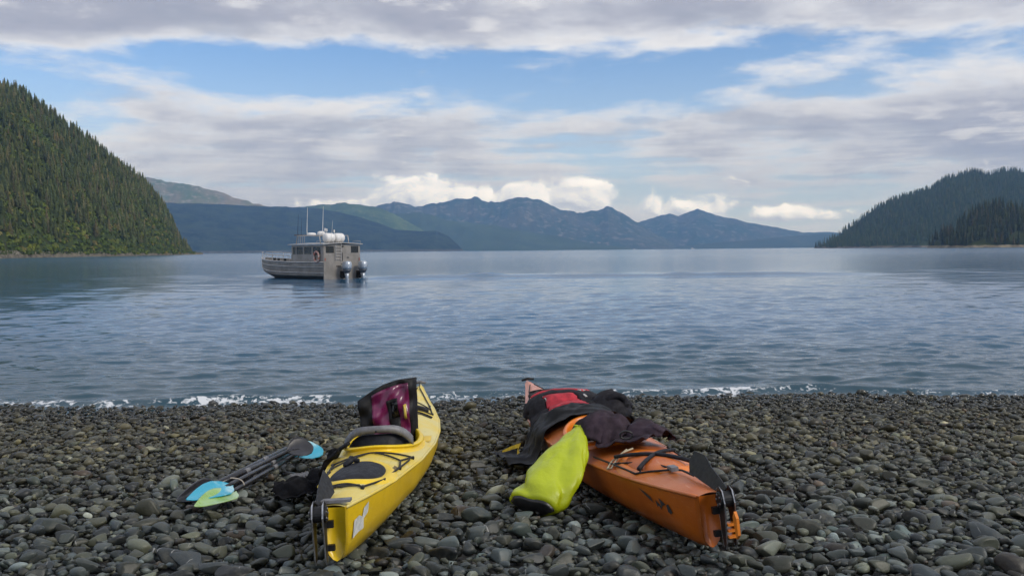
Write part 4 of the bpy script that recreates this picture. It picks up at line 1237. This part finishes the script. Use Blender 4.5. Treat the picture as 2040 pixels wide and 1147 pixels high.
# ------------------------------------------------------------------ motor boat
TH = math.radians(43)
bc = np.array([-13.42, 63.1]) + np.array([math.sin(TH), math.cos(TH)]) * 1.65
MB = Matrix.Translation((bc[0], bc[1], 0)) @ Matrix.Rotation(math.pi - TH, 4, 'Z')
ALU = mat('bare_aluminium', (.27, .248, .225), .55, .10, 1.2, metal=.25, bump=.05, bscale=8)
ALD = ALU
ALL_ = mat('bright_aluminium', (.44, .42, .40), .4, .1, 2, metal=.4)
ANT = mat('antifoul', (.02, .02, .022), .6, .1, 2)
WPL = mat('white_plastic', (.75, .73, .70), .4, .05, 4)
gm = bpy.data.materials.new('cabin_glass'); gm.use_nodes = True
gb = gm.node_tree.nodes['Principled BSDF']
gb.inputs['Base Color'].default_value = (.012, .018, .022, 1); gb.inputs['Roughness'].default_value = .04; gb.inputs['Alpha'].default_value = .55
boat = empty('motor_boat', 'grey aluminium cabin boat with two outboard motors heading out across the bay', 'boat', M=MB)
LB = 10.4
def bh(t): return np.interp(t, [0, .5, .7, .85, .94, 1], [1.65, 1.65, 1.55, 1.15, .62, .06])
def bs(t): return np.interp(t, [0, .4, .7, 1], [1.20, 1.22, 1.32, 1.52])
def bk_(t): return np.interp(t, [0, .6, .8, .9, .96, 1], [-.35, -.35, -.2, .15, .7, 1.35])
R = []
for t in np.linspace(0, 1, 40):
    w_, s_, k_ = float(bh(t)), float(bs(t)), float(bk_(t))
    ch = k_ + (s_ - k_) * .36
    half = [(0, k_), (.86 * w_, ch), (.90 * w_, ch + .05), (w_, s_)]
    R.append([(t * LB, -a, b_) for a, b_ in half[::-1]] + [(t * LB, a, b_) for a, b_ in half[1:]])
V, Fc = loft(R, cap=False, closed=False)
m_ = 7
Fc.append(tuple(range(m_)))
mesh('hull', V, Fc, ALD, boat)
for t0, zf in ((.0, .80), (.0, .52)):
    for s in (-1, 1):
        mesh('rub_rail', *tube([(t * LB, s * (float(bh(t)) * np.interp(zf, [.36, 1], [.90, 1]) + .02), float(bk_(t)) + (float(bs(t)) - float(bk_(t))) * zf) for t in np.linspace(.005, .97, 30)], .035, 6), ALL_, boat, smooth=True)
for s in (-1, 1):
    mesh('gunwale', *tube([(t * LB, s * float(bh(t)), float(bs(t)) + .02) for t in np.linspace(0, .995, 30)], .05, 6), ALL_, boat, smooth=True)
V = [(t * LB, s * (float(bh(t)) - .03), float(bs(t)) - .25) for t in np.linspace(0, .985, 20) for s in (-1, 1)]
mesh('fore_deck', V, [(2 * i, 2 * i + 2, 2 * i + 3, 2 * i + 1) for i in range(19)], ALD, boat)
mesh('transom', *box((-.03, 0, .48), (.06, 3.26, 1.50)), ALU, boat)
CL, CW, Z0, Z1 = 3.95, 1.60, 1.0, 2.46
def wall_y(s, x0, x1, wins, z0=Z0):
    y = s * CW
    parts = [box(((x0 + x1) / 2, y, (z0 + 1.80) / 2), (x1 - x0, .05, 1.80 - z0)), box(((x0 + x1) / 2, y, (2.34 + Z1) / 2), (x1 - x0, .05, Z1 - 2.34))]
    e_ = [x0] + [v for w2 in wins for v in w2] + [x1]
    for i in range(0, len(e_), 2):
        parts.append(box(((e_[i] + e_[i + 1]) / 2, y, 2.07), (e_[i + 1] - e_[i], .05, .54)))
    mesh('cabin_side', *join(*parts), ALD if s > 0 else ALU, boat)
    for a_, b_ in wins:
        wn = mesh('window', *box(((a_ + b_) / 2, y, 2.07), (b_ - a_, .012, .54)), gm, boat)
for s in (-1, 1): wall_y(s, .0, CL, [(.32, 1.28), (1.42, 2.38), (2.52, 3.35), (3.45, 3.85)])
aw = [(1.42, .72), (-.78, -1.45)]
parts = [box((0, 0, (1.23 + 1.88) / 2), (.05, 3.2, .65)), box((0, 0, (2.38 + Z1) / 2), (.05, 3.2, Z1 - 2.38)), box((0, 1.51, 2.13), (.05, .18, .5)), box((0, -.03, 2.13), (.05, 1.5, .5)), box((0, -1.525, 2.13), (.05, .15, .5))]
mesh('cabin_back', *join(*parts), ALU, boat)
for a_, b_ in aw: mesh('window', *box((0, (a_ + b_) / 2, 2.13), (.012, a_ - b_, .5)), gm, boat)
parts = [box((CL + .10, 0, 1.4), (.05, 3.2, .82)), box((CL - .02, 0, 2.43), (.05, 3.2, .08))] + [box((CL + .04, y, 2.1), (.06, .07, .6)) for y in (-1.57, -.55, .55, 1.57)]
mesh('cabin_front', *join(*parts), ALD, boat)
for y in (-1.06, 0, 1.06): mesh('windscreen_pane', *box((CL + .04, y, 2.10), (.012, .94, .57)), gm, boat)
V, Fc = loft([[(x, y, Z1 + .03 + .10 * (1 - abs(y) / 1.75) + dz_) for y, dz_ in ((-1.75, 0), (0, 0), (1.75, 0), (1.75, .06), (0, .06), (-1.75, .06))] for x in (-.18, CL + .35)])
mesh('roof', V, Fc, ALL_, boat)
# door outline, ladder, marks on the back of the cabin
mesh('door', *box((-.035, -.25, 1.75), (.03, .62, 1.05)), ALU, boat)
lad = [tube([(-.12, y, 1.32), (-.12, y, 2.62)], .022, 6) for y in (.62, .14)]
mesh('ladder', *join(*lad), ALL_, boat)
for i in range(5): mesh('ladder_rung', *tube([(-.12, .62, 1.45 + .21 * i), (-.12, .14, 1.45 + .21 * i)], .022, 6), ALL_, boat)
mesh('deck_light', *box((-.08, -.02, 2.36), (.08, .14, .08)), BLACK, boat)
mesh('door_handle', *box((-.08, -.48, 1.55), (.04, .16, .05)), BLACK, boat)
mesh('grab_bar', *tube([(-.07, .03, 1.3), (-.10, .03, 1.35), (-.10, .03, 1.85), (-.07, .03, 1.9)], .02, 6), BLACK, boat)
for y, z, w_ in ((.32, .92, .44), (.05, 1.08, .16)):
    for i in range(int(w_ / .07)): mesh('transom_lettering', *box((-.065, y + w_ / 2 - .07 * i, z), (.006, .045, .09)), BLACK, boat)
for s in (-1, 1): mesh('tail_light', *box((-.05, s * 1.5, 1.42), (.03, .05, .2)), mat('red_lens', (.35, .06, .03), .4, .1, 10), boat)
# bow rail
for s in (-1, 1):
    pts = [(t * LB, s * (float(bh(t)) - .04), float(bs(t)) + .50) for t in np.linspace(.42, .99, 16)]
    mesh('bow_rail', *tube(pts, .022, 6), ALL_, boat, smooth=True)
    mesh('bow_rail', *tube([(x, y, z - .24) for x, y, z in pts], .016, 6), ALL_, boat, smooth=True)
    for p in pts[::2]: mesh('rail_post', *tube([(p[0], p[1], p[2] - .52), p], .018, 6), ALL_, boat)
for x, y in ((7.0, 1.2), (6.3, 1.3), (5.4, 1.3)): mesh('cleat', *box((x, y, float(bs(x / LB)) + .12), (.12, .16, .28)), BLACK, boat)
# roof rack with aerials
zr = Z1 + .70
for s in (-1, 1):
    mesh('rack_rail', *tube([(3.95, s * 1.25, Z1 + .1), (3.75, s * 1.25, zr), (.95, s * 1.25, zr), (.85, s * 1.25, Z1 + .1)], .035, 8), ALL_, boat, smooth=True)
for x in (1.3, 2.3, 3.3): mesh('rack_bar', *tube([(x, -1.25, zr), (x, 1.25, zr)], .03, 6), ALL_, boat)
for i in range(5): mesh('rack_slat', *tube([(4.0, 1.15 - .16 * i, Z1 + .1), (3.95, 1.15 - .16 * i, zr)], .018, 6), ALL_, boat)
mesh('light_bar', *box((4.0, .8, zr + .06), (.2, 1.0, .07)), mat('brown_bar', (.09, .06, .05), .6, .1, 10), boat)
def dome(c_, r_, h_):
    return loft([[(c_[0] + r_ * f * math.cos(a2), c_[1] + r_ * f * math.sin(a2), c_[2] + h_ * z) for a2 in np.linspace(0, 6.283, 20, endpoint=False)] for f, z in ((.9, 0), (1, .15), (1, .55), (.85, .85), (.5, 1.0))])
mesh('radar_dome', *dome((2.9, .6, zr + .03), .34, .2), WPL, boat, smooth=True)
mesh('radar_dome', *dome((2.1, .3, zr + .03), .28, .3), WPL, boat, smooth=True)
for x, y, h, r_, m2 in ((3.0, .9, 2.1, .024, WPL), (1.3, .7, 2.1, .024, WPL), (1.3, -.1, 1.1, .014, WPL), (3.9, 1.1, 1.6, .014, BLACK), (3.9, .8, 1.3, .012, BLACK)):
    mesh('aerial', *tube([(x, y, zr), (x, y + .02, zr + h * .2), (x - .1, y, zr + h)], [r_ * 1.3, r_, r_ * .5], 6), m2, boat)
for x, y, h in ((1.9, .1, .55), (1.4, .3, .5), (1.25, -.25, .42)): mesh('navigation_light', *tube([(x, y, zr), (x, y, zr + h * .6), (x, y, zr + h * .62), (x, y, zr + h)], [.02, .02, .055, .055], 8), WPL, boat)
for s in (-1, 1):
    mesh('roof_rail', *tube([(-.1, s * 1.6, Z1 + .05), (-.1, s * 1.6, Z1 + .28), (.8, s * 1.6, Z1 + .28), (.8, s * 1.6, Z1 + .05)], .016, 6), ALL_, boat)
# outboards
COWL = mat('silver_cowl', (.46, .50, .55), .28, .1, 3, metal=.45)
DGR = mat('cowl_band', (.09, .10, .12), .4, .1, 3)
for y in (.12, -1.30):
    ob = empty('outboard'); ob.parent = boat; ob.location = (-.72, y, 0)
    def sect(z, lx, ly, ox): return [(ox + lx * a2, ly * b2, z) for a2, b2 in ellipse(1, 1, 24, .72)]
    mesh('cowl', *loft([sect(.72, .34, .25, 0), sect(.85, .38, .29, 0), sect(1.05, .38, .29, -.01), sect(1.2, .34, .26, -.02), sect(1.28, .25, .19, -.02), sect(1.30, .1, .08, -.02)]), COWL, ob, smooth=True)
    mesh('cowl_band', *loft([sect(.44, .2, .14, .02), sect(.60, .31, .22, .01), sect(.725, .335, .245, 0)]), DGR, ob, smooth=True)
    mesh('leg', *loft([sect(-.35, .13, .05, .0), sect(.1, .15, .07, .02), sect(.46, .2, .13, .03)]), COWL, ob, smooth=True)
    mesh('bracket', *join(box((.40, 0, .42), (.36, .30, .34)), tube([(.36, .22, .22), (.36, -.22, .22)], .17, 14)), BLACK, ob)
    mesh('cavitation_plate', *box((-.08, 0, .0), (.5, .26, .025)), COWL, ob)
ring = mesh('life_ring', *tube([(.0, .0, .0)] and [(.30 * math.cos(a2), 0, .36 * math.sin(a2)) for a2 in np.linspace(0, 6.283, 28, endpoint=False)], .075, 8, closed=True), mat('ring_orange', (.40, .10, .06), .6, .15, 6, col2=(.55, .50, .46)), smooth=True)
ring.matrix_world = MB @ Matrix.Translation((.72, CW + .11, 1.62))
tag(ring, 'orange and white life ring hung on the side of the boat cabin', 'life ring')
for i, y in enumerate((.72, -.12)):
    cn = empty('life_raft_canister', ['white life raft canister on the cabin roof above the ladder', 'white life raft canister on the cabin roof above the cabin door'][i], 'canister', 'life raft canisters on the cabin roof')
    cn.matrix_world = MB @ Matrix.Translation((.55, y, Z1 + .10))
    pr = [(-.40, .12), (-.37, .27), (-.28, .33), (-.04, .34), (-.02, .315), (.02, .315), (.04, .34), (.28, .33), (.37, .27), (.40, .12)]
    mesh('shell', *loft([[(.0 + r_ * math.cos(a2), yy_, .42 + r_ * math.sin(a2)) for a2 in np.linspace(0, 6.283, 24, endpoint=False)] for yy_, r_ in pr]), WPL, cn, smooth=True)
    for yy_ in (-.2, .2): mesh('cradle', *box((0, yy_, .06), (.5, .05, .14)), ALL_, cn)
# specks far out
for i, (px_, Yd, s) in enumerate(((1380, 3600, 2.2), (1264, 4200, 1.6))):
    p = at(px_, 494, Yd)
    fb = empty('distant_boat', ['tiny white boat far out before the middle mountains', 'tinier pale boat far out before the long mountain spur'][i], 'boat'); fb.location = (p[0], p[1], 0); fb.scale = (s, s, s)
    V, Fc = loft([[(x, -w_, 1.0), (x, -w_ * .7, -.2), (x, w_ * .7, -.2), (x, w_, 1.0)] for x, w_ in ((-3, 1.1), (0, 1.2), (2, .8), (3.4, .1))])
    mesh('hull', V, Fc, WPL, fb); mesh('cabin', *box((-.8, 0, 1.6), (2.4, 1.6, 1.3)), WPL, fb)

# ------------------------------------------------------------------ haze
hz = mesh('haze', *box((0, 6650, 477), (36000, 13500, 966)), None)
hm = bpy.data.materials.new('haze_air'); hm.use_nodes = True
hm.node_tree.nodes.remove(hm.node_tree.nodes['Principled BSDF'])
pv = hm.node_tree.nodes.new('ShaderNodeVolumePrincipled')
pv.inputs['Color'].default_value = (.23, .49, 1.0, 1)
pv.inputs['Density'].default_value = 8.5e-5
pv.inputs['Absorption Color'].default_value = (.3, .3, .3, 1)
hm.node_tree.links.new(pv.outputs[0], hm.node_tree.nodes['Material Output'].inputs['Volume'])
hz.data.materials.append(hm)
tag(hz, kind='stuff')
